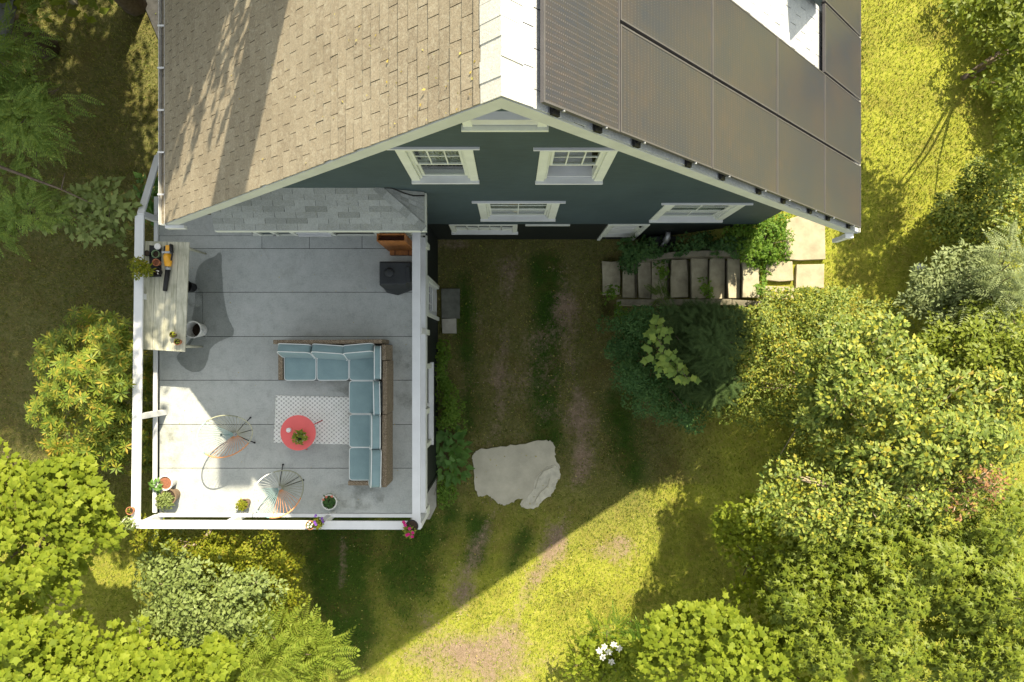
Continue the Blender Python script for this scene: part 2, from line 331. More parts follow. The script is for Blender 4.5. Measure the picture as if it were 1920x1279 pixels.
def flower(name, c): return leaf_mat(name, [tuple(x * .8 for x in c), c], .25, .6, .2)
L['magenta'] = flower('magenta_petal', (.55, .02, .20)); L['violet'] = flower('violet_petal', (.20, .07, .45)); L['whitef'] = flower('white_petal', (.75, .75, .70)); L['pinkf'] = flower('pink_petal', (.65, .22, .16))
L['bronze'] = leaf_mat('bronze_leaf', [(.20, .10, .05), (.28, .15, .07), (.34, .22, .12)], .2, .5, .3)
# ---------------------------------------------------------------- ground
def polyd(x, y, pts):
    d = np.full(np.shape(x), 1e9)
    for (ax, ay), (bx, by) in zip(pts[:-1], pts[1:]):
        vx, vy = bx - ax, by - ay; t = np.clip(((x - ax) * vx + (y - ay) * vy) / (vx * vx + vy * vy), 0, 1)
        d = np.minimum(d, np.hypot(x - ax - t * vx, y - ay - t * vy))
    return d
def G0(px, py): v = W(px, py, 0); return (v.x, v.y)
RUT1 = [G0(955, 500), G0(945, 640), G0(935, 760), G0(915, 850), G0(925, 960), G0(880, 1060), G0(860, 1170), G0(800, 1300)]
RUT2 = [G0(1060, 500), G0(1065, 640), G0(1085, 740), G0(1090, 860), G0(1060, 980), G0(1000, 1090), G0(950, 1210), G0(900, 1300)]
RUT3 = [G0(640, 1010), G0(640, 1100), G0(655, 1230)]
def masks(x, y):
    n = fbm(x, y, 1.1); n2 = fbm(x + 9, y - 4, .45)
    wob = (fbm(x, y + 5, .8) - .5) * .5; d = np.maximum(.60 - np.abs(polyd(x, y, RUT1) + wob * .5) / .95, .64 - np.abs(polyd(x, y, RUT2) + wob * .6) / 1.1)
    d = np.maximum(d, .55 - polyd(x, y, RUT3) / .5)
    x1, y1 = G0(880, 1220); d = np.maximum(d, .95 - np.hypot((x - x1) / 3.2, (y - y1) / 1.5))
    x1, y1 = G0(860, 458); d = np.maximum(d, .75 - np.hypot((x - x1) / 1.2, (y - y1) / .4))
    x1, y1 = G0(130, 1130); d = np.maximum(d, .62 - np.hypot((x - x1) / 1.6, (y - y1) / 1.2))
    x1, y1 = G0(980, 700); d = np.maximum(d, .42 - .3 * np.hypot((x - x1) / 1.8, (y - y1) / 2.6))
    x1, y1 = G0(1130, 1030); d = np.maximum(d, .7 - np.hypot((x - x1) / 1.6, (y - y1) / 1.0))
    d = np.clip(d + (n - .5) * 1.0 - .06, 0, 1)
    s = smooth(3.2, 5.2, x + (y < -3) * 1.2) ; s = np.maximum(s, smooth(-2.6, -5.0, y + (n2 - .5) * 1.5) * 1.0)  # paints the grass colour brighter where the sun reaches the lawn
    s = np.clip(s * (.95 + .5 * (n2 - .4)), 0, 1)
    s = s * (1 - .92 * lush_shade(x, y)); return d, s
GRN = [([G0(1025, 500), G0(1030, 600), G0(1020, 700), G0(1030, 820)], .5, .9), ([G0(1160, 760), G0(1190, 900)], .5, .7), ([G0(640, 1000), G0(650, 1180)], 1.3, 1.0), ([G0(780, 1000), G0(760, 1090)], 1.2, 1.0), ([G0(900, 990), G0(890, 1040)], .5, .8), ([G0(870, 520), G0(880, 800)], .3, .5), ([G0(840, 960), G0(830, 1010)], .35, .7), ([G0(985, 1000), G0(960, 1060)], .35, .6)]  # green strips between ruts; wide ones by the deck paint in house shade
def lush_shade(x, y):
    g = 0
    for pl, r, a in GRN: g = np.maximum(g, a * (1 - polyd(x, y, pl) / r))
    return np.clip(g * 1.7 + (fbm(x - 7, y + 3, 1.6) - .5) * 1.2, 0, 1) * (g > 0)
def axis(lo, hi, step, far):
    a = list(np.arange(lo, hi + 1e-6, step)); r = step
    b = []; p = hi
    while p < far: r *= 1.35; p += r; b.append(p)
    c = []; p = lo; r = step
    while p > -far: r *= 1.35; p -= r; c.append(p)
    return np.array(c[::-1] + a + b)
xs = axis(-13, 13, .10, 900); ys = axis(-9.5, 10, .10, 900); X, Y = np.meshgrid(xs, ys); near = smooth(16, 12, np.abs(X)) * smooth(14, 10, np.abs(Y))
Z = terrain(X, Y) + near * (.05 * (fbm(X, Y, 2.2) - .5) - .03)
dm, sm = masks(X, Y); Z = Z - .02 * dm * near
me = bpy.data.meshes.new('ground'); nx, ny = len(xs), len(ys)
me.vertices.add(nx * ny); me.vertices.foreach_set('co', np.stack([X, Y, Z], -1).reshape(-1).astype(np.float32))
i = (np.arange(ny - 1)[:, None] * nx + np.arange(nx - 1)[None]).reshape(-1); q = np.stack([i, i + 1, i + nx + 1, i + nx], -1).reshape(-1)
me.loops.add(len(q)); me.loops.foreach_set('vertex_index', q); me.polygons.add(len(i)); me.polygons.foreach_set('loop_start', np.arange(len(i)) * 4)
me.update(); me.shade_smooth()
for nm, a in (('dirt', dm), ('sunny', sm), ('lush_shade', lush_shade(X, Y))):
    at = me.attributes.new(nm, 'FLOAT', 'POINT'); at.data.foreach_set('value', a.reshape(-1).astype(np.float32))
me.materials.append(M['ground']); ground = bpy.data.objects.new('ground', me); COL.objects.link(ground); ground['kind'] = 'structure'

# ---------------------------------------------------------------- house
YW = 2.645; YR = 1.94; YB = 13.0
RX, RZ = -.08, 10.51; LX, LZ = -5.08, 5.58; EX, EZ = 5.36, 4.93
def roof_z(x): return RZ - (RX - x) * (RZ - LZ) / (RX - LX) if x < RX else RZ - (x - RX) * (RZ - EZ) / (EX - RX)
house = thing('house', 'dark green gabled house with a steep shingled roof and cream trimmed windows', 'house')
WL, WR = -4.85, 4.95
wins = [(-1.5, -.5, 5.31, 6.94), (.36, 1.36, 5.28, 6.90), (-.60, .83, 2.41, 3.88), (2.68, 4.09, 2.30, 3.75)]
low = [(-1.28, .11, .98, 1.80), (1.94, 2.78, .0, 1.86)]
def wall_rows(z0, z1, h, holes, thick, y, wedge=0, lim=None):
    mb = MB(); n = int(round((z1 - z0) / h))
    for k in range(n):
        a = z0 + k * h; b = a + h
        def xr(z):
            l, r = WL, WR
            dz = RZ - .17 - z
            l = max(l, RX - dz * (RX - LX) / (RZ - LZ)); r = min(r, RX + dz * (EX - RX) / (RZ - EZ)); return l, r
        (l0, r0), (l1, r1) = xr(a), xr(b)
        if l1 >= r1 - .02: break
        segs = [(l0, r0, l1, r1)]
        for hx0, hx1, hz0, hz1 in holes:
            if hz0 < b - .01 and hz1 > a + .01:
                ns = []
                for s in segs:
                    if s[0] < hx0 < s[1]: ns.append((s[0], hx0, s[2], hx0))
                    if s[0] < hx1 < s[1]: ns.append((hx1, s[1], hx1, s[3]))
                    if hx1 <= s[0] or hx0 >= s[1]: ns.append(s)
                segs = ns
        for s in segs:
            yo, yt = y - wedge, y - .002
            vs = [(s[0], yo, a), (s[1], yo, a), (s[3], yt, b), (s[2], yt, b), (s[0], y + thick, a), (s[1], y + thick, a), (s[3], y + thick, b), (s[2], y + thick, b)]
            mb.add(vs, [(0, 1, 2, 3), (5, 4, 7, 6), (0, 4, 5, 1), (3, 2, 6, 7), (0, 3, 7, 4), (1, 5, 6, 2)])
    return mb
o = wall_rows(1.90, 10.4, .11, wins, .16, YW, .024).build('siding', M['siding'], house); o['kind'] = 'stuff'; o['label'] = 'dark green clapboards of the front gable wall'
o = wall_rows(-.1, 1.90, .10, low, .16, YW, .012).build('basement_siding', M['black_siding'], house); o['kind'] = 'stuff'
# side and back walls
b = MB(); n = 60
for k in range(50):
    z = k * .1
    b.add([(WR, YW, z), (WR, YB, z), (WR, YB, z + .1), (WR, YW, z + .1), (WR + .014, YW, z), (WR + .014, YB, z)], [(0, 3, 2, 1), (4, 5, 2, 3), (0, 1, 5, 4), (0, 4, 3), (1, 2, 5)])
    b.add([(WL, YW, z), (WL, YB, z), (WL, YB, z + .1), (WL, YW, z + .1), (WL - .014, YW, z), (WL - .014, YB, z)], [(0, 1, 2, 3), (5, 4, 3, 2), (0, 4, 5, 1), (0, 3, 4), (1, 5, 2)])
b.add([(WL, YB, 0), (WR, YB, 0), (WR, YB, roof_z(WR) - .2), (RX, YB, RZ - .2), (WL, YB, roof_z(WL) - .2)], [(0, 4, 3, 2, 1)])
o = b.build('side_wall', M['siding'], house); o['kind'] = 'stuff'
MB().ab(WL + .2, WR - .2, YW + 1.3, YW + 1.35, 0, 5.2).ab(-2.6, 2.4, YW + 1.3, YW + 1.35, 5.2, 8.0).build('inner_wall', M['room'], house)
b = MB(); b.ab(WL + .1, WR - .1, YW + .17, YW + 1.3, 4.95, 5.05); b.ab(WL + .1, WR - .1, YW + .17, YW + 1.3, 1.95, 2.05); b.build('floor_slab', M['room'], house)

def window(x0, x1, z0, z1, cap=True, cols=3, lower_open=False, jw=.125, rows=2, cols_low=1, parent=house, full_mid=False, curtain=True):
    cx, cz = (x0 + x1) / 2, (z0 + z1) / 2; y = YW
    f = MB(); f.ab(x0, x0 + jw, y - .035, y + .06, z0 + .04, z1); f.ab(x1 - jw, x1, y - .035, y + .06, z0 + .04, z1); f.ab(x0 + jw, x1 - jw, y - .035, y + .10, z1 - .10, z1)
    f.ab(x0 + jw, x0 + jw + .035, y + .0, y + .14, z0 + .04, z1 - .1); f.ab(x1 - jw - .035, x1 - jw, y + .0, y + .14, z0 + .04, z1 - .1)
    wn = f.build('window', M['trim'], parent, .004)
    MB().ab(x0 - .01, x1 + .01, y - .075, y + .14, z0 - .015, z0 + .038).build('sill', M['white'], wn, .006)
    if cap: MB().ab(x0 - .09, x1 + .09, y - .055, y - .003, z1 + .002, z1 + .035).build('head_cap', M['white'], wn, .005)
    a, c = x0 + jw + .037, x1 - jw - .037; zb, zt = z0 + .045, z1 - .105; mid = (zb + zt) / 2
    up = MB(); t = .038
    def sash(m, za, zc, yy, nc, nr):
        m.ab(a, a + t, yy, yy + .03, za, zc); m.ab(c - t, c, yy, yy + .03, za, zc); m.ab(a + t, c - t, yy, yy + .03, za, za + t); m.ab(a + t, c - t, yy, yy + .03, zc - t, zc)
        for k in range(1, nc): xx = a + (c - a) * k / nc; m.ab(xx - .009, xx + .009, yy + .004, yy + .026, za + t, zc - t)
        for k in range(1, nr): zz = za + (zc - za) * k / nr; m.ab(a + t, c - t, yy + .006, yy + .024, zz - .009, zz + .009)
    sash(up, mid - .01, zt, y + .0, cols, rows); up.build('upper_sash', M['trim'], wn)
    lo = MB()
    if lower_open: sash(lo, mid - .10, zt - .12, y + .04, cols, rows)
    else: sash(lo, zb, mid + .02, y + .04, cols_low, 1 if cols_low == 1 else rows)
    lo.build('lower_sash', M['trim'], wn)
    g = MB(); g.ab(a + t, c - t, y + .013, y + .017, mid, zt - t); g.build('pane', M['glass'], wn)
    if not lower_open: g = MB(); g.ab(a + t, c - t, y + .053, y + .057, zb + t, mid - .01); g.build('pane', M['glass'], wn)
    if curtain:
        cu = MB(); n = 40; vs = []
        for k in range(n + 1):
            xx = a + (c - a) * k / n; yy = y + .24 + .025 * math.sin(k * 1.9)
            vs += [(xx, yy, zb - .1), (xx, yy, zt)]
        cu.add(vs, [(2 * k, 2 * k + 2, 2 * k + 3, 2 * k + 1) for k in range(n)]); cu.build('curtain', M['curtain'], wn)
    return wn
wA = window(*wins[0]); wA['label'] = 'upper window with closed sashes'
wB = window(*wins[1], lower_open=True, curtain=False); wB['label'] = 'upper window with its lower sash raised'
MB().ab(.52, 1.2, YW + .03, YW + .42, 5.33, 5.36).ab(.52, 1.2, YW + .42, YW + .5, 5.36, 5.62).build('inner_ledge', M['white'], wB)
wC = window(*wins[2], cols=2, cols_low=2, jw=.14, rows=2); MB().lathe([(.13, 0), (.085, .22)], (.02 + .05, YW + .19, 2.62), 16).build('lamp_shade', simple('lampshade', (.55, .40, .14), .8), wC)
wD = window(*wins[3], cols=2, cols_low=2, jw=.14, rows=2)
# gable vent window near the peak
f = MB(); x0, x1, z0, z1 = -.58, .42, 7.78, 8.75
f.ab(x0 + .02, x0 + .13, YW - .05, YW - .018, z0 + .03, z1 - .12).ab(x1 - .13, x1 - .02, YW - .05, YW - .018, z0 + .03, z1 - .12)
v = f.build('gable_vent', M['trim'], house, .004); MB().ab(x0, x1, YW - .09, YW - .018, z0 - .02, z0 + .03).build('sill', M['trim'], v, .004)
MB().add([(x0 + .13, YW - .03, z0 + .05), (x1 - .13, YW - .03, z0 + .05), (x1 - .13, YW - .10, z0 + .42), (x0 + .13, YW - .10, z0 + .42), (x0 + .13, YW - .015, z0 + .05), (x1 - .13, YW - .015, z0 + .05), (x1 - .13, YW - .015, z0 + .44), (x0 + .13, YW - .015, z0 + .44)], [(0, 1, 2, 3), (3, 2, 6, 7), (0, 3, 7, 4), (1, 5, 6, 2), (4, 7, 6, 5), (0, 4, 5, 1)]).build('shutter_board', M['white'], v)
# basement window and door
def bwin():
    x0, x1, z0, z1 = low[0]; f = MB(); f.ab(x0, x0 + .1, YW - .03, YW + .08, z0, z1).ab(x1 - .1, x1, YW - .03, YW + .08, z0, z1).ab(x0 + .1, x1 - .1, YW - .03, YW + .08, z1 - .08, z1)
    wn = f.build('window', M['trim'], house, .004); MB().ab(x0 - .02, x1 + .02, YW - .07, YW + .08, z0 - .05, z0 - .002).build('sill', M['white'], wn)
    g = MB(); m = MB(); n = 5
    for k in range(1, n): xx = x0 + .1 + (x1 - x0 - .2) * k / n; m.ab(xx - .01, xx + .01, YW + .02, YW + .05, z0, z1 - .08)
    m.ab(x0 + .1, x1 - .1, YW + .02, YW + .05, z0, z0 + .22); m.build('sash', M['trim'], wn); MB().ab(x0 + .1, x1 - .1, YW + .055, YW + .06, z0, z1 - .08).build('pane', M['glass'], wn)
bwin()
MB().ab(.27, 1.17, YW - .05, YW - .014, 1.80, 1.84).build('drip_board', M['trim'], house)
x0, x1 = low[1][:2]
d = MB().ab(x0 + .07, x1 - .07, YW + .03, YW + .07, 0.05, 1.78).build('basement_door', M['trim'], house, .003)
MB().ab(x0, x0 + .07, YW - .04, YW + .08, 0, 1.86).ab(x1 - .07, x1, YW - .04, YW + .08, 0, 1.86).ab(x0 + .07, x1 - .07, YW - .04, YW + .08, 1.79, 1.86).build('door_frame', M['trim'], d, .004)
for za, zb in ((1.2, 1.66), (.68, 1.12), (.14, .6)):
    MB().ab(x0 + .17, x1 - .17, YW + .018, YW + .03, za, zb).build('door_panel', M['white'], d, .008)
MB().lathe([(.012, 0), (.03, .02), (.03, .045), (.01, .055)], (0, 0, 0), 12).build('knob', M['black'], d)
d.children[-1].matrix_local = Matrix.Translation((x1 - .13, YW + .03, 1.5)) @ Matrix.Rotation(math.radians(90), 4, 'X')
# ---- roof
def slope(side):
    if side < 0: o, e = Vector((RX, 0, RZ)), Vector((LX, 0, LZ))
    else: o, e = Vector((RX, 0, RZ)), Vector((EX, 0, EZ))
    t = (e - o); Ls = t.length; t.normalize(); nrm = Vector((-t.z * (-1 if side < 0 else 1) * (1), 0, 0))
    y = Vector((0, 1, 0)); nrm = t.cross(y) if side < 0 else y.cross(t)
    if nrm.z < 0: nrm = -nrm
    return o, t, nrm, Ls
def tab_mesh(mat, e, wd, name):
    m = MB(); g = .004
    m.add([(0, -wd / 2 + g, 0), (e, -wd / 2 + g, 0), (e, wd / 2 - g, 0), (0, wd / 2 - g, 0), (0, -wd / 2 + g, .002), (e, -wd / 2 + g, .012), (e, wd / 2 - g, .012), (0, wd / 2 - g, .002)],
          [(4, 5, 6, 7), (1, 2, 6, 5), (0, 1, 5, 4), (2, 3, 7, 6), (0, 4, 7, 3), (0, 3, 2, 1)])
    me = m.mesh(name); me.materials.append(mat); return me
def build_slope(side, mat, e, wd, pick):
    o, t, nrm, Ls = slope(side); y = Vector((0, 1, 0)); lab = 'brown shingled roof slope' if side < 0 else 'pale grey shingled roof slope under the solar panels'
    b = MB(); q = [o + t * a + y * c + nrm * h for h in (-.13, 0) for a, c in ((0, YR), (Ls, YR), (Ls, YB + .2), (0, YB + .2))]
    b.add(q, [(0, 3, 2, 1), (4, 5, 6, 7), (0, 1, 5, 4), (1, 2, 6, 5), (2, 3, 7, 6), (3, 0, 4, 7)])
    R = b.build('roof_slope', M['underlay'], house, label=lab)
    rows = int(Ls / e); cand = []
    for r in range(rows + 1):
        t0 = r * e
        if t0 + e > Ls + .02: e2 = Ls + .02 - t0
        off = (r % 2) * wd / 2 + random.uniform(-.012, .012); k = -1
        while True:
            yc = YR - .015 + wd / 2 + off - wd * .5 + k * wd
            if yc > 7: break
            ya, yb = max(yc - wd / 2, YR - .015), yc + wd / 2
            if yb - ya > .05: cand.append((r, t0, ya, yb))
            k += 1
    full = tab_mesh(mat, e + .012, wd, 'shingle'); ind, rest = [], []
    for c in cand:
        P = o + t * c[1] + y * (c[2] + c[3]) / 2; d = H - P.z; px = 960 + P.x * F / d; py = CY - P.y * F / d
        vis = -25 < py < 1300 and pick(px, py, P)
        (ind if vis else rest).append((d, c))
    ind.sort(key=lambda a: a[0]); rest += ind[300:]; ind = ind[:300]
    f = MB(); g = .004
    def quadtab(m, c):
        _, t0, ya, yb = c; v = []
        for h, a in ((.0, 0), (.012, e + .012)):
            pass
        P = lambda a, yy, h: o + t * (t0 + a) + y * yy + nrm * h
        ww = [P(0, ya + g, .004), P(e + .012, ya + g, .014), P(e + .012, yb - g, .014), P(0, yb - g, .004), P(e + .012, ya + g, .002), P(e + .012, yb - g, .002)]
        m.add(ww, [(0, 1, 2, 3), (1, 4, 5, 2)])
    for d, c in rest: quadtab(f, c)
    if rest: fo = f.build('shingle_field', mat, R); fo['kind'] = 'stuff'
    for d, c in ind:
        yc, ww = (c[2] + c[3]) / 2, c[3] - c[2]
        Mx = frame_M(o + t * c[1] + y * yc + nrm * .002, t, y, nrm)
        if side < 0: Mx = frame_M(o + t * c[1] + y * yc + nrm * .002, t, -y, nrm)
        Mx = Mx @ Matrix.Rotation(random.uniform(-.006, .006), 4, 'Z') @ Matrix.Diagonal((1, ww / wd, random.uniform(.8, 1.5), 1))
        sub(full, 'shingle', R, Mx)
    return R
RL = build_slope(-1, M['brown_shingle'], .14, .29, lambda px, py, P: True)
RRs = build_slope(1, M['blue_shingle'], .165, .32, lambda px, py, P: P.y < 2.25 or (1300 < px < 1560 and py < 150))
# ridge caps
cap = MB(); hw = .165
for sx, tz in ((-1, (RZ - LZ) / (RX - LX)), (1, (RZ - EZ) / (EX - RX))):
    cap.add([(0, 0, .0), (sx * hw, 0, -hw * tz), (sx * hw, .168, -hw * tz + .0), (0, .168, .0), (0, 0, .013), (sx * hw, 0, .013 - hw * tz), (sx * hw, .168, .008 - hw * tz), (0, .168, .008)],
            [(4, 5, 6, 7) if sx > 0 else (7, 6, 5, 4), (0, 1, 5, 4) if sx < 0 else (4, 5, 1, 0), (1, 2, 6, 5) if sx > 0 else (5, 6, 2, 1)])
cme = cap.mesh('ridge_cap'); cme.materials.append(M['cap_shingle'])
for k in range(30): sub(cme, 'ridge_cap', house, Matrix.Translation((RX + random.uniform(-.004, .004), YR - .02 + k * .15, RZ + .018)) @ Matrix.Rotation(random.uniform(-.012, .012), 4, 'Z'))
# rake boards, soffit, gutters
for side in (-1, 1):
    o, t, nrm, Ls = slope(side); b = MB()
    p0, p1 = o - nrm * .0, o + t * Ls
    hgt = .21
    vs = []
    for yy in (YR - .022, YR + .012):
        vs += [(p0.x, yy, p0.z - .012), (p1.x, yy, p1.z - .012), (p1.x, yy, p1.z - .012 - hgt), (p0.x, yy, p0.z - .012 - hgt * 1.05)]
    b.add(vs, [(3, 2, 1, 0), (4, 5, 6, 7), (0, 1, 5, 4), (2, 3, 7, 6), (1, 2, 6, 5), (0, 4, 7, 3)])
    b.build('rake_board', M['fascia'], house)
    b = MB(); q = [o + t * a + Vector((0, c, 0)) - nrm * h for h in (.145, .16) for a, c in ((.16, YR + .013), (Ls - .05, YR + .013), (Ls - .05, YW), (.16, YW))]
    b.add(q, [(0, 1, 2, 3), (7, 6, 5, 4), (0, 4, 5, 1), (1, 5, 6, 2), (2, 6, 7, 3), (3, 7, 4, 0)]); b.build('soffit', M['fascia'], house)
g = MB(); xg, zg = LX - .03, LZ - .02
g.ab(xg - .085, xg - .080, YR - .02, YB, zg - .09, zg + .012).ab(xg - .085, xg, YR - .02, YB, zg - .095, zg - .09).ab(xg - .005, xg, YR - .02, YB, zg - .09, zg).ab(xg - .085, xg, YR - .026, YR - .02, zg - .095, zg + .01)
gt = g.build('gutter', M['gutter'], house)
for k in range(8): MB().ab(xg - .095, xg - .0, YR + .4 + k * .62, YR + .425 + k * .62, zg + .012, zg + .02).build('gutter_bracket', M['gutter'], gt)
MB().ab(xg - .02, xg + .26, YR - .07, YR - .026, zg - .16, zg - .05).build('eave_return', M['white'], house)
g = MB(); xg, zg = EX + .02, EZ - .05; g.ab(xg, xg + .005, YR - .02, YB, zg - .09, zg).ab(xg + .085, xg + .09, YR - .02, YB, zg - .09, zg).ab(xg, xg + .09, YR - .02, YB, zg - .095, zg - .09); g.build('gutter', M['gutter'], house)
MB().ab(EX - .10, EX + .03, YR - .10, YR - .026, EZ - .22, EZ - .10).ab(EX - .08, EX + .01, YR - .094, YR - .03, EZ - .6, EZ - .22).build('downspout', M['gutter'], house, .004)
# chimney on the roof north of the view, and a gabled dormer whose peak throws the wedge of shade between the panels
ch = MB().ab(-2.02, -1.50, 6.1, 6.6, 7.6, 12.2).build('chimney', simple('chimney_brick', (.25, .12, .08), .9, .3, 10), house)
MB().ab(-2.07, -1.45, 6.05, 6.65, 12.2, 12.3).build('chimney_cap', M['concrete'], ch)
dm_ = MB(); zt = roof_z(3.9) + 1.15
dm_.add([(3.55, 4.8, roof_z(3.55) + .1), (4.25, 4.8, roof_z(4.25) + .1), (3.9, 4.8, zt), (3.55, 6.4, roof_z(3.55) + .1), (4.25, 6.4, roof_z(4.25) + .1), (3.9, 6.4, zt)], [(0, 1, 2), (3, 5, 4), (0, 2, 5, 3), (1, 4, 5, 2), (0, 3, 4, 1)])
dm_.build('dormer', M['siding'], house)
# ---- enclosed porch on the deck
PX1 = -1.42; PZ0, PZ1, PY0 = 4.55, 4.86, 2.03
wy = 2.25
b = MB(); b.ab(WL, PX1 - .16, wy + .02, wy + .07, 2.8, 4.42).ab(PX1 - .21, PX1 - .16, wy + .07, YW - .03, 2.8, 4.42); b.build('porch_wall', M['siding'], house)
for x0, x1, mt in ((-4.35, -4.10, 'siding'), (-3.27, -2.50, 'black_siding')):
    MB().ab(x0, x1, wy - .004, wy + .02, 2.9, 4.4).build('porch_panel', M[mt], house)
b = MB()
for x0, x1 in ((-4.71, -4.65), (-4.40, -4.33), (-4.05, -3.98), (-3.34, -3.27), (-2.52, -2.42), (-1.95, -1.85)): b.ab(x0, x1, wy - .035, wy + .0195, 2.84, 4.4)
b.ab(WL, PX1 - .2, wy - .02, wy + .0195, 2.80, 2.838)
b.build('porch_trim', M['trim'], house, .003)
pd = MB().ab(-4.64, -4.41, wy - .008, wy + .019, 2.88, 4.4).build('porch_door', M['siding'], house)
MB().lathe([(.01, 0), (.028, .02), (.028, .04), (.008, .05)], (-4.37, wy - .07, 3.0), 10).build('knob', M['steel'], pd)
pw = MB().ab(-3.97, -3.35, wy - .05, wy + .0185, 2.86, 2.94).ab(-3.97, -3.35, wy - .03, wy + .0185, 3.02, 3.08).build('porch_window', M['white'], house, .003)
MB().ab(-3.97, -3.35, wy + .008, wy + .014, 3.08, 4.3).build('pane', M['glass'], pw)
# porch roof: base sheets + shingle tabs
A0 = Vector((-4.82, PY0, PZ0)); A1 = Vector((PX1, PY0, PZ0)); T0 = Vector((-4.82, YW - .02, PZ1)); T1 = Vector((-2.12, YW - .02, PZ1)); C = Vector((PX1, YW - .02, PZ0 + .03))
b = MB(); b.add([A0, A1, T1, T0, C], [(0, 1, 2, 3), (1, 4, 2)]); dn = Vector((0, 0, -.09)); b.add([A0 + dn, A1 + dn, A1, A0, C + dn, C], [(0, 1, 2, 3), (1, 4, 5, 2), (0, 3, 5, 4)]); 
pr = b.build('porch_roof', M['grey_shingle'], house)
MB().ab(-4.82, PX1 + .012, PY0 - .03, PY0 - .003, PZ0 - .12, PZ0 - .012).ab(PX1 + .002, PX1 + .03, PY0 - .03, YW - .03, PZ0 - .12, PZ0 - .01).build('fascia_board', M['trim'], pr)
tv = (T0 - A0).normalized(); Lp = (T0 - A0).length; xv = Vector((1, 0, 0)); nv = xv.cross(tv).normalized(); rows = 7; e = Lp / rows
hipx = lambda s: T1.x + (A1.x - T1.x) * s
for r in range(rows):
    x = -4.82 - (r % 2) * .17
    xe = hipx(1 - (r + .5) / rows)
    while x < xe - .03:
        xa, xb = max(x, -4.82), min(x + .34, xe)
        if xb - xa > .03:
            m = MB(); P = lambda xx, a, h: Vector((xx, 0, 0)) + Vector((0, A0.y, A0.z)) + tv * a + nv * h
            a0, a1 = r * e - (.015 if r == 0 else 0), (r + 1) * e + .012; h0 = .014 + random.uniform(0, .004)
            m.add([P(xa + .003, a0, h0), P(xb - .003, a0, h0), P(xb - .003, a1, .004), P(xa + .003, a1, .004), P(xa + .003, a0, 0), P(xb - .003, a0, 0)], [(0, 1, 2, 3), (4, 5, 1, 0), (0, 3, 4), (1, 5, 2)])
            m.build('shingle', M['grey_shingle'], pr)
        x += .34
# hip facet tabs
for r in range(6):
    s0, s1 = r / 6, (r + 1) / 6
    for k in range(6):
        u0, u1 = k / 6, (k + 1) / 6
        def Q(s, u, h=0):
            base = A1.lerp(C, u); top = T1; p = base.lerp(top, s); return p + Vector((0, 0, h))
        m = MB(); hh = .013
        vs = [Q(s0, u0 + .01, .011), Q(s0, u1 - .01, .011), Q(s1, u1 - .01, .006), Q(s1, u0 + .01, .006)]
        m.add(vs, [(0, 1, 2, 3)]); m.add([vs[0], vs[1], vs[1] - Vector((0, 0, .012)), vs[0] - Vector((0, 0, .012))], [(3, 2, 1, 0)])
        if (u1 - u0) * (1 - s0) > .03: m.build('shingle', M['grey_shingle'], pr)
for k in range(6):
    p = A1.lerp(T1, k / 6); q = A1.lerp(T1, (k + 1) / 6 + .02); MB().beam(p + Vector((0, 0, .026)), q + Vector((0, 0, .02)), .13, .006).build('ridge_cap', M['grey_shingle'], pr)
MB().tube([W(600, 346, 4.95), W(690, 347, 4.92), W(730, 351, 4.88), W(758, 362, 4.80), W(775, 367, 4.72), W(796, 367, 4.66)], .012, 6).build('cable', M['black'], house)
# ---- lower storey under the deck
LWX = -1.706; LWY = -2.74
b = MB()
dz_, wz_ = (.77, 1.57, 0.02, 2.06), (-1.85, -.18, 1.45, 2.42)
for k in range(26):
    a = k * .1; segs = [(LWY, YW - .02)]
    for y0, y1, z0, z1 in (dz_, wz_):
        if z0 < a + .09 and z1 > a + .01:
            ns = []
            for s in segs:
                if s[0] < y0 < s[1]: ns.append((s[0], y0))
                if s[0] < y1 < s[1]: ns.append((y1, s[1]))
                if y1 <= s[0] or y0 >= s[1]: ns.append(s)
            segs = ns
    for s in segs:
        b.add([(LWX + .012, s[0], a), (LWX + .012, s[1], a), (LWX, s[1], a + .1), (LWX, s[0], a + .1), (LWX - .1, s[0], a), (LWX - .1, s[1], a), (LWX - .1, s[1], a + .1), (LWX - .1, s[0], a + .1)],
              [(0, 1, 2, 3), (0, 4, 5, 1), (3, 2, 6, 7), (0, 3, 7, 4), (1, 5, 6, 2), (4, 7, 6, 5)])
b.ab(-6.2, LWX - .1, LWY, LWY + .1, 0, 2.6).ab(-6.2, -6.1, LWY + .1, YW, 0, 2.6)
o = b.build('lower_wall', M['black_siding'], house); o['kind'] = 'stuff'
MB().ab(LWX + .0135, LWX + .03, LWY - .012, LWY + .05, 0, 2.6).build('corner_board', M['black_siding'], house)
y0, y1, z0, z1 = dz_
dd = MB().ab(LWX - .05, LWX - .01, y0 + .08, y1 - .08, .06, 1.96).build('lower_door', M['white'], house)
MB().ab(LWX - .06, LWX + .045, y0, y0 + .08, .02, 2.04).ab(LWX - .06, LWX + .045, y1 - .08, y1, .02, 2.04).ab(LWX - .06, LWX + .045, y0 + .08, y1 - .08, 1.96, 2.04).build('door_frame', M['trim'], dd, .004)
m = MB()
for k in range(1, 3): yy = y0 + .08 + .64 * k / 3; m.ab(LWX - .008, LWX + .004, yy - .012, yy + .012, 1.05, 1.9)
for zz in (1.05, 1.33, 1.61, 1.88): m.ab(LWX - .008, LWX + .006, y0 + .16, y1 - .16, zz - .012, zz + .012)
m.build('glazing_bar', M['white'], dd); MB().ab(LWX - .0098, LWX - .007, y0 + .16, y1 - .16, 1.05, 1.88).build('pane', glass_mat('dark_glass', (.03, .035, .04)), dd)
for za, zb in ((.15, .5), (.58, .95)): MB().ab(LWX - .009, LWX + .008, y0 + .18, y1 - .18, za, zb).build('door_panel', M['white'], dd, .008)
y0, y1, z0, z1 = wz_
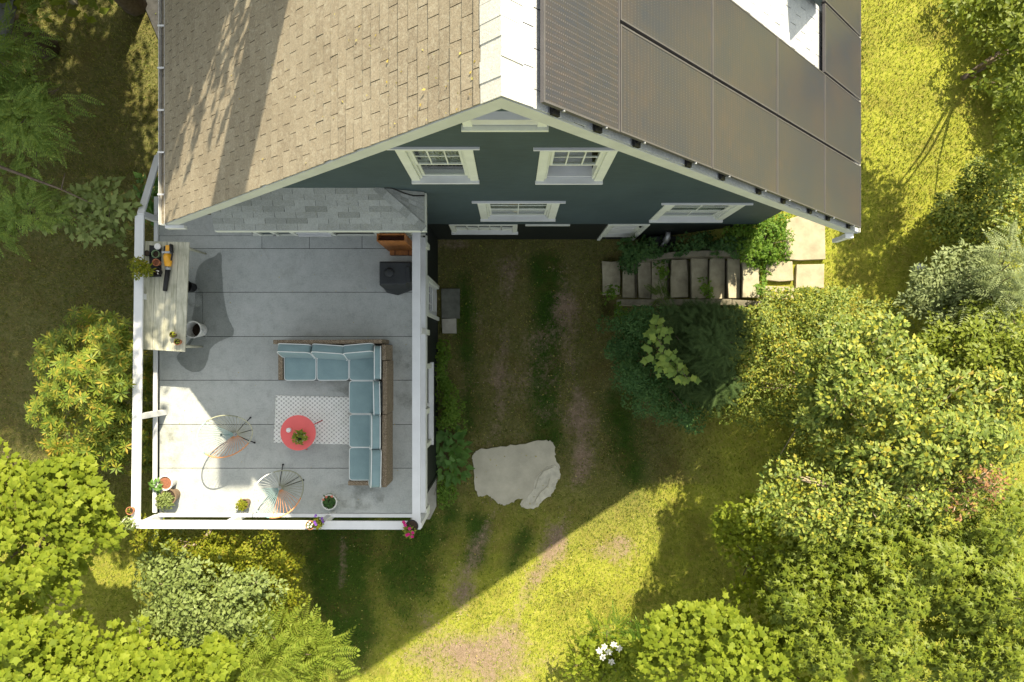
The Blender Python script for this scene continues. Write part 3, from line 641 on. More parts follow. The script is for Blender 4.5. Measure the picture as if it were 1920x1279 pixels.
ww = MB().ab(LWX - .06, LWX + .04, y0, y0 + .1, z0, z1).ab(LWX - .06, LWX + .04, y1 - .1, y1, z0, z1).ab(LWX - .06, LWX + .04, y0 + .1, y1 - .1, z1 - .1, z1).build('window', M['trim'], house, .004)
MB().ab(LWX - .06, LWX + .08, y0 - .02, y1 + .02, z0 - .05, z0 - .002).build('sill', M['white'], ww)
MB().ab(LWX - .02, LWX, y0 + .1, y1 - .1, z0, z0 + .06).ab(LWX - .02, LWX, (y0 + y1) / 2 - .03, (y0 + y1) / 2 + .03, z0 + .06, z1 - .1).build('sash', M['white'], ww)
MB().ab(LWX - .035, LWX - .03, y0 + .1, y1 - .1, z0, z1 - .1).build('pane', M['glass'], ww)
# ---------------------------------------------------------------- deck
deck = thing('deck', 'grey roof deck with white railings over the lower storey', 'deck')
DX0, DX1, DY0, DY1, DZ = -6.62, -1.66, -2.98, 2.235, 2.80
MB().ab(DX0, DX1, DY0, DY1, 2.55, DZ - .012).build('deck_base', M['black_siding'], deck)
MB().ab(DX0 + .003, -4.87, DY1 + .0, 2.62, 2.56, DZ - .001).build('deck_sheet', M['deck'], deck)
MB().ab(DX0 - .02, DX0 - .001, DY0 - .02, DY1, 2.55, DZ + .003).ab(DX0 - .001, DX1 + .02, DY0 - .02, DY0 - .001, 2.55, DZ + .003).ab(DX1 + .001, DX1 + .02, DY0 - .001, DY1, 2.50, DZ + .003).build('rim_board', M['black_siding'], deck)
seams = [DY1, 1.99, 1.17, .34, -.48, -1.31, -2.13, DY0 + .003]; cuts = {0: [-4.69, -3.80, -2.81], 1: [], 2: [-5.80], 3: [], 4: [], 5: [-1.98 - 1.0], 6: []}
for k in range(7):
    xs_ = [DX0 + .003] + cuts[k] + [DX1 - .003]
    for a, c in zip(xs_[:-1], xs_[1:]): MB().ab(a + .0035, c - .0035, seams[k + 1] + .0045, seams[k] - .0045, DZ - .011, DZ + random.uniform(0, .002)).build('deck_sheet', M['deck'], deck, .003)
def blob(pts, name, mat, z, parent, jit=.0):
    P = [W(px, py, z) for px, py in pts]; n = len(P); out = []
    for i in range(n):                   # Catmull-Rom outline
        p0, p1, p2, p3 = P[i - 1], P[i], P[(i + 1) % n], P[(i + 2) % n]
        for t in (0, .25, .5, .75):
            out.append(.5 * ((2 * p1) + (p2 - p0) * t + (2 * p0 - 5 * p1 + 4 * p2 - p3) * t * t + (3 * p1 - p0 - 3 * p2 + p3) * t ** 3))
    c = sum((v for v in out), Vector()) / len(out)
    out = [v + Vector((random.uniform(-jit, jit), random.uniform(-jit, jit), 0)) for v in out]
    m = MB(); m.add([(v.x, v.y, z) for v in out] + [(c.x, c.y, z)], [(i, (i + 1) % len(out), len(out)) for i in range(len(out))][::-1]); m.f = [f[::-1] for f in m.f]
    return m.build(name, mat, parent)
blob([(414, 474), (416, 510), (419, 550), (424, 580), (430, 600), (438, 616), (436, 630), (412, 640), (394, 655), (390, 675), (378, 695), (360, 697), (340, 685), (332, 668), (350, 655), (356, 640), (358, 610), (366, 560), (366, 530), (370, 505), (382, 490), (400, 482)], 'damp_stain', M['damp'], DZ + .006, deck, .006)
soft = film('grime', .6, 4, .46, .75, (.50, .50, .46))
for pts in ([(625, 712), (655, 712), (655, 742), (640, 735), (615, 742), (590, 728)], [(500, 780), (512, 768), (520, 780), (518, 795), (503, 797)], [(352, 545), (374, 540), (380, 560), (372, 575), (354, 572)], [(300, 780), (330, 790), (345, 860), (322, 895), (300, 870)], [(620, 920), (660, 905), (720, 925), (700, 955), (640, 950)], [(735, 650), (770, 660), (772, 760), (748, 770), (738, 700)]):
    blob(pts, 'grime', soft, DZ + .006 , deck)
# railing
rail = bpy.data.objects.new('railing', None); COL.objects.link(rail); rail.parent = deck
RT = 3.70
TL0, TL1 = W(253.5, 985, RT), W(261, 402, RT)
MB().beam((TL0.x, TL0.y + .0, RT - .02), (TL1.x, TL1.y, RT - .02), .155, .04).build('top_rail', M['white'], rail, .004)
TS0, TS1 = W(266, 983.5, RT), W(776, 985.5, RT)
MB().beam((TL0.x + .075, (TS0.y), RT - .021), (-1.74, (TS1.y), RT - .021), .148, .04).build('top_rail', M['white'], rail, .004)
MB().beam((-1.668, -3.05, RT - .019), (-1.668, 2.165, RT - .019), .145, .04).build('top_rail', M['white'], rail, .004)
BZ = 3.06
MB().beam((-6.56, -2.90, BZ), (-6.53, 2.9, BZ), .07, .045).build('bottom_rail', M['white'], rail, .003)
MB().beam((-6.47, -2.945, BZ), (-1.70, -2.955, BZ), .065, .045).build('bottom_rail', M['white'], rail, .003)
MB().beam((-1.63, -2.90, BZ), (-1.63, 2.15, BZ), .09, .045).build('bottom_rail', M['white'], rail, .003)
for x, y in ((-6.52, -1.08), (-6.50, 1.02), (-6.50, 2.47), (-5.02, -2.99), (-3.36, -2.99), (-6.53, -2.99), (-1.63, -2.99), (-1.63, .42)):
    MB().ab(x - .05, x + .05, y - .05, y + .05, 2.5 if x == -1.63 or y == -2.99 else 2.62, RT - .042).build('post', M['white'], rail, .004)
a = Vector((-6.47, 2.45, RT)); b_ = W(297, 292, 3.15)
MB().beam(a, b_, .12, .04).build('stair_rail', M['white'], rail, .003); MB().beam(a - Vector((0, 0, .7)), b_ - Vector((0, 0, .7)), .07, .04).build('stair_rail', M['white'], rail, .003)
MB().ab(b_.x - .05, b_.x + .05, b_.y - .05, b_.y + .05, 0, 3.13).build('post', M['white'], rail, .003)
for k in range(8): MB().ab(-6.4, -5.4, 2.63 + .27 * k, 2.88 + .27 * k, 2.5 - .3 * k, 2.54 - .3 * k).build('stair_tread', M['timber'], deck, .004)
MB().beam((-6.40, 2.45, 2.4), (-6.40, 4.7, -.05), .05, .25).beam((-5.40, 2.45, 2.4), (-5.40, 4.7, -.05), .05, .25).build('stair_stringer', M['timber'], deck)
# brackets of the outer gutter strip along the right side
MB().ab(DX1 + .021, DX1 + .05, -2.9, 2.25, 2.62, 2.70).build('drip_strip', M['trim'], deck)
for y in (2.05, .42, -1.06, -2.92): MB().ab(DX1 + .0205, DX1 + .085, y - .05, y + .05, 2.52, 2.92).build('rail_bracket', M['trim'], deck, .003)
# ---------------------------------------------------------------- solar panels
o, t, nrm, Ls = slope(1); y = Vector((0, 1, 0)); up = nrm * .11
pg = 'solar panels on the pale roof slope'
def solar(t0, t1, y0, y1, label, first=False):
    c = o + t * (t0 + t1) / 2 + y * (y0 + y1) / 2 + up
    lx, ly = (t1 - t0), (y1 - y0)
    r = bpy.data.objects.new('solar_panel', None); COL.objects.link(r); tag(r, label, 'solar panel', pg)
    if lx > ly: Mx = frame_M(c, t, y, nrm); a, b2 = lx, ly
    else: Mx = frame_M(c, y, -t, nrm); a, b2 = ly, lx
    r.matrix_world = Mx
    f = MB(); s = .016
    f.ab(-a / 2, a / 2, -b2 / 2, -b2 / 2 + s, -.035, .004).ab(-a / 2, a / 2, b2 / 2 - s, b2 / 2, -.035, .004).ab(-a / 2, -a / 2 + s, -b2 / 2 + s, b2 / 2 - s, -.035, .004).ab(a / 2 - s, a / 2, -b2 / 2 + s, b2 / 2 - s, -.035, .004)
    fo = bpy.data.objects.new('panel_frame', f.mesh('panel_frame')); fo.data.materials.append(M['panel_frame']); COL.objects.link(fo); fo.parent = r
    gl = MB(); gl.ab(-a / 2 + s, a / 2 - s, -b2 / 2 + s, b2 / 2 - s, -.006, .0)
    go = bpy.data.objects.new('cell_sheet', gl.mesh('cell_sheet')); go.data.materials.append(M['cells']); COL.objects.link(go); go.parent = r
ts = [.335, 1.345, 3.01, 4.66, 6.20, 7.76]
cl = math.sqrt(1 + ((RZ - EZ) / (EX - RX)) ** 2)
ts = [(x - RX) * cl for x in (.165, .870, 2.03, 3.17, 4.26, 5.31)]
rowy = [1.95 + .985 * k for k in range(7)]
nth = ['next to the ridge cap strip', 'in the second column from ridge', 'in the middle column', 'in the fourth column from ridge', 'in the outermost column at the eave']
rw = ['at the gable edge', 'one row up from the gable edge', 'two rows up from the gable edge', 'three rows up from it', 'four rows up from it']
solar(ts[0], ts[1] - .012, 1.95, 3.60, 'upright black solar panel beside the white ridge caps at the gable edge')
for k in range(1, 5):
    for r in range(5 if k == 4 else 2):
        solar(ts[k] + .004, ts[k + 1] - .008, rowy[r] + .004, rowy[r + 1] - .032, 'solar panel %s, %s' % (nth[k], rw[r]))
for k in range(5):
    for fq in (.22, .78):
        tt = ts[k] + (ts[k + 1] - ts[k]) * fq; ln = 6.8 if k == 4 else 3.9
        r = bpy.data.objects.new('mounting_rail', None); COL.objects.link(r); tag(r, 'black mounting rail under the %s edge of panel %s' % ('upper' if fq < .5 else 'lower', nth[k]), 'mounting rail', 'rails carrying the solar panels')
        c = o + t * tt + nrm * .052; m = MB(); m.box(c + y * ((YR + .01 + ln) / 2), (.045, ln - YR - .01, .04), M=Matrix((t, y, nrm)).transposed()); m.build('rail', M['black'], r)
        m = MB(); m.box(c + y * (YR + .03) - nrm * .018, (.09, .11, .03), M=Matrix((t, y, nrm)).transposed()); m.build('foot', M['black'], r)
        p = o + t * (tt + .03) + nrm * .10 + y * (YR - .002); MB().tube([p, p + Vector((0, .02, 0))], .014, 8).build('bolt', M['steel'], r)
# ---------------------------------------------------------------- deck furniture
def supers(c, d, rz=0, e=.35, nu=20, nv=12, tilt=0, puff=0):
    vs = []; fs = []; a, b, h = d[0] / 2, d[1] / 2, d[2] / 2
    f = lambda v, p: math.copysign(abs(v) ** p, v)
    R = Matrix.Rotation(rz, 3, 'Z') @ Matrix.Rotation(tilt, 3, 'X')
    for i in range(nv + 1):
        ph = -math.pi / 2 + math.pi * i / nv
        for j in range(nu):
            th = 2 * math.pi * (j + .5) / nu
            p = Vector((a * f(math.cos(ph), e) * f(math.cos(th), e * .6), b * f(math.cos(ph), e) * f(math.sin(th), e * .6), h * f(math.sin(ph), e + puff)))
            vs.append(R @ p + Vector(c))
    for i in range(nv):
        for j in range(nu): k = (j + 1) % nu; fs.append((i * nu + j, i * nu + k, (i + 1) * nu + k, (i + 1) * nu + j))
    m = MB(); m.add(vs, fs); return m
def loop(c, d, z, rz=0, tilt=0, r=.008, rad=.05):
    a, b = d[0] / 2, d[1] / 2; pts = []
    for cx, cy, s in ((a - rad, b - rad, 0), (-a + rad, b - rad, 90), (-a + rad, -b + rad, 180), (a - rad, -b + rad, 270)):
        for k in range(4): an = math.radians(s + 30 * k); pts.append(Vector((cx + rad * math.cos(an), cy + rad * math.sin(an), z)))
    R = Matrix.Rotation(rz, 3, 'Z') @ Matrix.Rotation(tilt, 3, 'X')
    return MB().tube([R @ p + Vector(c) for p in pts], r, 5, closed=True)
sofa = thing('corner_sofa', 'brown wicker corner sofa with teal cushions and white piping', 'sofa')
SZ = 2.806
fr = MB()
fr.ab(-4.235, -2.23, -.45, .18, SZ + .04, SZ + .26).ab(-2.97, -2.31, -2.30, -.45, SZ + .04, SZ + .26); fr.build('seat_base', M['wicker'], sofa, .015)
MB().ab(-4.235, -3.19, .185, .262, SZ, SZ + .70).build('back_rest', M['wicker'], sofa, .012)
MB().beam((-3.19, .225, SZ + .35), (-2.30, .235, SZ + .35), .075, .70).build('back_rest', M['wicker'], sofa, .012)
MB().ab(-2.31, -2.235, -.10, .18, SZ, SZ + .70).build('back_rest', M['wicker'], sofa, .012)
MB().beam((-2.26, -.11, SZ + .34), (-2.262, -1.06, SZ + .34), .08, .68).build('back_rest', M['wicker'], sofa, .012)
MB().beam((-2.275, -1.07, SZ + .33), (-2.275, -2.36, SZ + .33), .085, .66).build('back_rest', M['wicker'], sofa, .012)
MB().ab(-4.235, -4.155, -.46, .18, SZ + .26, SZ + .44).build('arm_rest', M['wicker'], sofa, .012)
MB().ab(-2.99, -2.38, -2.385, -2.305, SZ, SZ + .36).build('arm_rest', M['wicker'], sofa, .012)
for x, y_ in ((-4.2, -.42), (-3.0, -.42), (-2.93, -2.27), (-2.36, -2.27), (-4.2, .14)): MB().ab(x - .03, x + .03, y_ - .03, y_ + .03, SZ, SZ + .05).build('foot', M['black'], sofa)
def seat(cx, cy, dx, dy, rz=0):
    c = (cx, cy, SZ + .335); s = supers(c, (dx, dy, .15), rz, .28).build('seat_cushion', M['fabric'], sofa, smooth=True)
    loop((c[0], c[1], c[2]), (dx - .012, dy - .012), .056, rz).build('piping', M['piping'], s, smooth=True)
for x in (-3.85, -3.255, -2.675): seat(x, -.17, .585 if x != -2.675 else .56, .60, random.uniform(-.008, .008))
for y_ in (-.775, -1.385, -1.985): seat(-2.66, y_, .60, .60, random.uniform(-.01, .01))
def backc(cx, cy, wd, rz, lean, th=.16, hh=.42, z=.56):
    c = Vector((cx, cy, SZ + z)); T = math.radians(lean)
    R = Matrix.Rotation(rz, 3, 'Z') @ Matrix.Rotation(T, 3, 'X')
    s = supers((0, 0, 0), (wd, th, hh), 0, .34, 24, 14, 0, .05); s.v = [tuple(R @ Vector(v) + c) for v in s.v]
    ob = s.build('back_cushion', M['fabric'], sofa, smooth=True)
    for yy in (-th / 2 + .012, th / 2 - .012):
        pts = []; a, b2, rad = wd / 2 - .006, hh / 2 - .006, .07
        for ux, uz, st in ((a - rad, b2 - rad, 0), (-a + rad, b2 - rad, 90), (-a + rad, -b2 + rad, 180), (a - rad, -b2 + rad, 270)):
            for k in range(4): an = math.radians(st + 30 * k); pts.append(R @ Vector((ux + rad * math.cos(an), yy, uz + rad * math.sin(an))) + c)
        MB().tube(pts, .0095, 5, closed=True).build('piping', M['piping'], ob, smooth=True)
backc(-3.86, .06, .60, math.radians(-2), -16, .17); backc(-3.26, .04, .60, math.radians(-4), -18, .17); backc(-2.72, .05, .56, math.radians(5), -18, .17)
E_ = math.radians(-90)
backc(-2.40, -.14, .60, E_, -8, .13); backc(-2.42, -.775, .60, E_ + .02, -10, .13); backc(-2.455, -1.37, .62, E_, -16, .17); backc(-2.455, -2.02, .68, E_ - .02, -17, .19)
# rug
r0 = [W(517, 741, 2.81), W(657, 744, 2.81), W(657, 834, 2.81), W(513, 830, 2.81)]; c = sum(r0, Vector()) / 4; m = MB(); n = 30
vs = []; 
for j in range(n + 1):
    for i in range(n + 1):
        u, v = i / n, j / n; p = r0[0].lerp(r0[1], u).lerp(r0[3].lerp(r0[2], u), v); p = p - c
        if i == 0: p.x += random.uniform(-.008, .008)
        if j in (0, n): p.y += random.uniform(-.004, .004)
        vs.append((p.x, p.y, .003 + .006 * float(vnoise(i * .3, j * .3, 1))))
m.add(vs, [(j * (n + 1) + i, (j + 1) * (n + 1) + i, (j + 1) * (n + 1) + i + 1, j * (n + 1) + i + 1) for j in range(n) for i in range(n)])
rug = m.build('rug', M['rug'], smooth=True); rug.location = (c.x, c.y, DZ + .006); sm_ = rug.modifiers.new('thickness', 'SOLIDIFY'); sm_.thickness = .006; tag(rug, 'white rug printed with small black crosses under the red table', 'rug')
# coral side table
tc_ = Vector((-3.87, -1.415, 2.80)); tb = thing('side_table', 'round coral red metal side table on the cross patterned rug', 'table')
MB().lathe([(.30, .425), (.318, .43), (.32, .45), (.312, .452), (.0, .447)], tc_, 48).build('table_top', M['red'], tb, smooth=False)
for an in (30, 150, 275):
    a = math.radians(an); p = tc_ + Vector((math.cos(a) * .20, math.sin(a) * .20, .425)); q_ = tc_ + Vector((math.cos(a) * .365, math.sin(a) * .365, .015)); MB().tube([p, q_], .011, 8).build('leg', M['red'], tb, smooth=True)
cd = MB().lathe([(.035, 0), (.04, .01), (.042, .07), (.036, .075), (.032, .06), (.0, .055)], W(543, 806, 3.25), 20).build('candle_jar', M['wax'], smooth=True); tag(cd, 'small white candle jar on the red table', 'candle')
# lounge chairs
aqua, white_, cream, orange, olive = [simple(n_, c_, .4, .05, 5, bmp=0, spec=.4) for n_, c_ in (('aqua_cord', (.30, .46, .45)), ('white_cord', (.62, .64, .60)), ('cream_cord', (.40, .40, .29)), ('orange_cord', (.62, .27, .11)), ('olive_cord', (.26, .27, .19)))]
def lounge(back, front, half_w, hub, feet, cols, label):
    ch = thing('cord_chair', label, 'chair', 'round cord chairs on the deck'); back, front, hub = Vector(back), Vector(front), Vector(hub)
    C0 = (back + front) / 2; a = (front - back) / 2; ah = Vector((a.x, a.y, 0)).normalized(); s = Vector((-ah.y, ah.x, 0))
    def rim(th):
        k = math.cos(th); p = C0 + a * k + s * half_w * math.sin(th) * (1 + .10 * -k)
        return p
    n = 64; pts = [rim(2 * math.pi * i / n) for i in range(n)]
    def col(th):
        g = math.degrees(th) % 360
        for lo, hi, mt in cols:
            if lo <= g < hi: return mt
        return cols[-1][2]
    k = 0
    for lo, hi, mt in cols:
        seg = [rim(math.radians(x)) for x in np.linspace(lo, hi, max(3, int((hi - lo) / 6)))]; MB().tube(seg, .012, 7).build('rim', mt, ch, smooth=True)
    nc = 40
    for i in range(nc):
        th = 2 * math.pi * (i + .5) / nc; p = rim(th); q_ = hub + (p - hub).normalized() * .055; q_.z = hub.z
        mid = p.lerp(q_, .55); mid.z -= .035
        MB().tube([p, p.lerp(mid, .5) - Vector((0, 0, .008)), mid, mid.lerp(q_, .5) - Vector((0, 0, .006)), q_], .0046, 4, cap=False).build('cord', col(th), ch, smooth=True)
    MB().tube([hub + Vector((math.cos(x) * .035, math.sin(x) * .035, 0)) for x in np.linspace(0, 2 * math.pi, 12, endpoint=False)], .010, 6, closed=True).build('hub_ring', M['steel'], ch, smooth=True)
    for (fx, fy), th in feet:
        p = hub + (Vector((fx, fy, hub.z)) - hub).normalized() * .05; p.z -= .03; MB().tube([(fx, fy, 2.812), Vector((fx, fy, 2.812)).lerp(p, .5) + Vector((0, 0, .015)), p], .0085, 6).build('leg', M['black'], ch, smooth=True)
        MB().lathe([(.017, 0), (.017, .022)], (fx, fy, 2.802), 8).build('foot', M['black'], ch)
    a0_ = rim(0); a1_ = rim(math.pi)
    MB().tube([hub + Vector((0, 0, -.03)), hub.lerp(a0_, .5) - Vector((0, 0, .09)), a0_], .006, 6).build('support_rod', M['black'], ch, smooth=True)
lounge(W(370, 829, 3.72), W(473, 806, 3.16), .365, W(440, 815, 3.04), [((-4.90, -1.18), 140), ((-4.82, -1.65), 220), ((-5.45, -1.50), 20)],
       [(0, 55, cream), (55, 125, olive), (125, 215, aqua), (215, 320, orange), (320, 360, cream)], 'round aqua and orange cord chair in the sunlight casting a webbed shadow')
lounge(W(481, 957, 3.70), W(562, 893, 3.16), .385, W(523, 916, 3.03), [((-4.29, -2.06), 140), ((-3.91, -2.35), 220), ((-4.45, -2.70), 10)],
       [(0, 70, olive), (70, 125, white_), (125, 215, aqua), (215, 300, orange), (300, 360, olive)], 'round cord chair beside the front railing, half in shade')
# work table
wt = thing('work_table', 'long weathered pale wooden table against the white railing', 'table')
cs = [W(272, 452, 3.55), W(355, 454, 3.55), W(347, 660, 3.55), W(264, 655, 3.55)]
def plank(a0, a1, mat=M['table']):
    g = .002; p = [cs[0].lerp(cs[1], a0 + g), cs[0].lerp(cs[1], a1 - g), cs[3].lerp(cs[2], a1 - g), cs[3].lerp(cs[2], a0 + g)]
    MB().prism([(v.x, v.y) for v in p][::-1], 3.52, 3.55 + random.uniform(-.002, .002)).build('table_plank', mat, wt, .006)
for k in range(4): plank(k / 4, (k + 1) / 4)
cc = sum(cs, Vector()) / 4
for (u, v) in ((.09, .05), (.91, .05), (.09, .95), (.91, .95)):
    p = cs[0].lerp(cs[1], u).lerp(cs[3].lerp(cs[2], u), v); MB().tube([(p.x + (.03 if u > .5 else -.0), p.y, 2.80), (p.x, p.y, 3.43), (p.x, p.y, 3.52)], [.016, .03, .033], 10).build('leg', M['table'], wt, smooth=True)
MB().ab(cs[3].x + .09, cs[2].x - .06, cs[2].y + .10, cs[2].y + .13, 3.42, 3.52).ab(cs[0].x + .06, cs[1].x - .06, cs[1].y - .13, cs[1].y - .10, 3.42, 3.52).build('apron', M['table'], wt)
# leaf blower
bl = thing('leaf_blower', 'yellow and black cordless leaf blower lying on the weathered table', 'leaf blower')
z = 3.55
def P3(px, py, h): return W(px, py, z + h)
MB().tube([P3(315, 500, .06), P3(315, 506, .06)], [.052, .05], 16).build('collar', M['steel'], bl, smooth=True)
MB().tube([P3(315, 504, .055), P3(312, 525, .05), P3(309, 546, .045)], [.045, .042, .036], 16).build('nozzle', M['black_pot'], bl, smooth=True)
MB().tube([P3(315, 500, .06), P3(315, 492, .07), P3(314, 482, .075), P3(315, 475, .07)], [.05, .066, .070, .055], 16).build('fan_housing', M['yellow'], bl, smooth=True)
MB().beam(P3(315, 478, .07), P3(316, 460, .07), .075, .08).build('motor_body', M['yellow'], bl, .015)
MB().ab(P3(310, 0, 0).x, P3(325, 0, 0).x, P3(0, 477, 0).y, P3(0, 473, 0).y, z + .03, z + .13).build('band', M['steel'], bl, .004)
MB().tube([P3(321, 488, .11), P3(323, 478, .16), P3(322, 466, .165), P3(320, 458, .12)], .014, 8).build('handle', M['black_pot'], bl, smooth=True)
MB().beam(P3(311, 462, .04), P3(309, 477, .03), .05, .05).build('battery', M['black_pot'], bl, .008)
MB().beam(P3(321, 458, .06), P3(322, 474, .06), .03, .10).build('grip', M['black_pot'], bl, .01)
def pot(px, py, zb, r, h, mat, label, soil=None, lean=(0, 0), name='plant_pot', cat='pot', group='small pots on the work table', taper=.75, fill=.88):
    p = W(px, py, zb + h); p.z = zb; t_ = thing(name, label, cat, group)
    b = MB().lathe([(r * taper, 0), (r, h), (r * 1.08, h), (r * 1.08, h * .86), (r * .98, h * .84), (r * .93, h * .98), (r * .86, h * fill), (0, h * fill - .002)] if False else [(r * taper, 0), (r * .98, h * .84), (r * 1.07, h * .85), (r * 1.07, h), (r * .93, h), (r * .86, h * fill)], p, 24); b.build('pot', mat, t_, smooth=False)
    MB().lathe([(r * .80, h * fill - .02), (r * .885, h * fill + .004), (r * .5, h * fill + .012)], p, 24).build('soil', soil or M['soil'], t_)
    return t_, p + Vector((0, 0, h * fill))
tr = thing('seedling_tray', 'black seedling tray holding small pots on the weathered table', 'tray')
MB().prism([tuple(W(*q, 3.55).xy) for q in ((281, 520), (303, 519), (303, 462), (281, 460))], 3.552, 3.575).build('tray_base', M['black_pot'], tr, .004)
pot(275, 475, 3.577, .05, .09, M['black_pot'], 'black pot with dark soil beside the green pot'); pot(291, 476, 3.577, .065, .11, M['green_pot'], 'green pot in the seedling tray', M['soil'], fill=.6)
pot(292, 492, 3.577, .06, .11, M['terracotta'], 'terracotta pot in the seedling tray beside the green pot', M['red_soil'], fill=.6); t_, p = pot(293, 509, 3.577, .075, .10, M['black_pot'], 'wide black pot with a white plant label in the seedling tray', fill=.6)
MB().beam(p + Vector((.0, -.02, .01)), p + Vector((.05, -.05, .07)), .02, .003).beam(p + Vector((-.02, .02, .01)), p + Vector((.06, .0, .06)), .018, .003).build('plant_label', M['wax'], t_)
pot(295, 462, 3.575, .052, .07, M['wax'], 'white plastic cup at the head of the seedling tray', M['wax'], fill=.95)
pp1 = pot(323, 628, 3.552, .05, .09, M['brown_pot'], 'small brown pot near the table end'); pp2 = pot(332, 641, 3.552, .055, .10, M['terracotta'], 'small terracotta pot at the table end')
bk = thing('bucket', 'white bucket standing under the edge of the weathered table', 'bucket'); p = W(362, 618, 3.12); p.z = 2.802
MB().lathe([(.12, 0), (.15, .32), (.16, .32), (.16, .335), (.14, .335), (.125, .06)], p, 28).build('bucket_body', M['white_pot'], bk, smooth=False); MB().lathe([(.126, .058), (.126, .08)], p, 20).build('soil', M['soil'], bk)
MB().tube([p + Vector((.16, 0, .30)), p + Vector((.19, -.09, .22)), p + Vector((.17, -.17, .16)), p + Vector((.02, -.2, .14))], .004, 5).build('handle', M['steel'], bk)
bk = thing('bucket', 'dark bucket mostly hidden under the weathered table', 'bucket'); p = W(350, 537, 3.05); p.z = 2.802
MB().lathe([(.08, 0), (.10, .25), (.108, .25), (.108, .262), (.092, .262), (.085, .05)], p, 24).build('bucket_body', M['black_pot'], bk)
# covered grill
gr = thing('covered_grill', 'boxy grill under a fitted black cover near the wooden cabinet', 'grill')
m = MB(); x0, x1, y0, y1 = -2.335, -1.775, 1.22, 1.64; nx_, nz_ = 10, 8; prof = []
ring = lambda z_, ex, ey: [(x0 - ex, y0 - ey, z_), (x1 - .1, y0 - ey, z_), (x1 + ex * .3, y0 + .08 - ey, z_), (x1 + ex * .3, y1 + ey, z_), (x0 - ex, y1 + ey, z_)]
rings = [ring(2.83, .015, .06), ring(3.2, .0, .02), ring(3.58, 0, 0), ring(3.61, -.02, -.02)]; rings[0][1] = (x1 - .36, y0 - .11, 2.81)
vs = [v for r_ in rings for v in r_]; fs = [(i * 5 + k, i * 5 + (k + 1) % 5, (i + 1) * 5 + (k + 1) % 5, (i + 1) * 5 + k) for i in range(3) for k in range(5)]; fs.append((15, 16, 17, 18, 19))
m.add(vs, fs); m.build('cover', M['black_cover'], gr, .012)
MB().lathe([(.085, 0), (.075, .025), (.045, .04), (0.001, .045)], W(730, 511, 3.61), 20).build('lid_bump', M['black_cover'], gr, smooth=True)
MB().beam(W(765, 500, 3.62), W(767, 530, 3.62), .06, .03).build('side_fold', M['black_cover'], gr, .01)
# wooden cabinet
cb = thing('wooden_cabinet', 'upright orange wooden cabinet with an open top beside the porch wall', 'cabinet')
MB().ab(-2.29, -1.84, 1.935, 1.955, 2.82, 3.93).build('front_board', M['wood_orange'], cb, .003)
MB().ab(-2.31, -2.29, 1.935, 2.07, 2.80, 3.95).build('side_board', M['wood_orange'], cb, .003); MB().ab(-1.84, -1.82, 1.935, 2.07, 2.80, 3.95).build('side_board', M['wood_orange'], cb, .003)
MB().ab(-2.289, -1.841, 2.05, 2.07, 2.82, 3.95).build('back_board', M['wood_orange'], cb, .003); MB().ab(-2.289, -1.841, 1.956, 2.049, 3.72, 3.74).build('inner_shelf', M['wood_dark'], cb)
bx = MB().ab(-2.27, -1.84, 1.85, 1.934, 2.81, 2.93).build('lower_tray', M['wood_orange'], cb, .003)
MB().ab(-2.18, -2.165, 1.845, 1.934, 2.88, 2.94).ab(-1.93, -1.915, 1.845, 1.934, 2.88, 2.94).build('divider', M['wood_dark'], bx)
sh = MB().prism([tuple(W(*q, 2.8).xy) for q in ((716, 458), (722, 453), (736, 457), (738, 463), (726, 463))], 2.803, 2.83).build('cloth', M['black_cover'], None, .006); tag(sh, 'small dark cloth on the deck beside the orange wooden cabinet', 'cloth')
# bench box and spigot at the basement wall
tk = thing('storage_bench', 'long low black bench box against the basement wall', 'bench'); MB().ab(3.02, 4.45, 2.36, 2.60, .52, .60).build('bench_lid', M['black_cover'], tk, .01); MB().ab(3.06, 4.41, 2.40, 2.60, .0, .519).build('bench_body', M['black_cover'], tk)
sp = thing('dryer_vent', 'small silver vent hood on the basement wall above the black bench', 'vent'); p = W(1252, 436, 1.0); MB().tube([(p.x, 2.62, 1.05), (p.x, 2.50, 1.0), (p.x - .02, 2.45, .9)], [.05, .06, .075], 12).build('hood', M['steel'], sp, smooth=True)
MB().tube([(p.x - .02, 2.45, .9), (p.x - .10, 2.33, .6)], [.035, .03], 10).build('duct', M['steel'], sp, smooth=True)
# ground slabs and steps
def slab(pts, z0, z1, name, mat, parent=None, bev=.01):
    return MB().prism([tuple(W(a, b, z1).xy) for a, b in pts][::-1], z0, z1).build(name, mat, parent, bev)
tag(slab([(827, 541), (862, 541), (862, 597), (828, 597)], -.05, .05, 'paver', simple('dark_paver', (.11, .115, .095), .85, .3, 6, bmp=.5)), 'dark grey stone paver in front of the lower door', 'paver')
tag(slab([(828, 598), (855, 597), (856, 625), (829, 625)], -.05, .06, 'paver', M['concrete']), 'small pale concrete paver beside the larger dark one', 'paver')
tag(slab([(770, 893), (818, 893), (818, 950), (806, 974), (770, 975)], -.05, .03, 'concrete_apron', M['concrete']), 'old concrete apron at the foot of the lower wall corner', 'slab')
pm = simple('sandy_concrete', (.43, .405, .315), .95, .16, 2.2, bmp=.9)
pts = [(887, 852), (892, 845), (902, 842), (940, 838), (975, 833), (1010, 827), (1030, 826), (1038, 830), (1041, 845), (1041, 856), (1049, 876), (1050, 895), (1044, 905), (1040, 918), (1032, 930), (1022, 936), (1012, 946), (1003, 954), (985, 953), (974, 948), (980, 938), (974, 935), (958, 943), (945, 947), (935, 944), (925, 936), (915, 928), (905, 930), (897, 930), (890, 915), (888, 890), (886, 865)]
pts2 = []
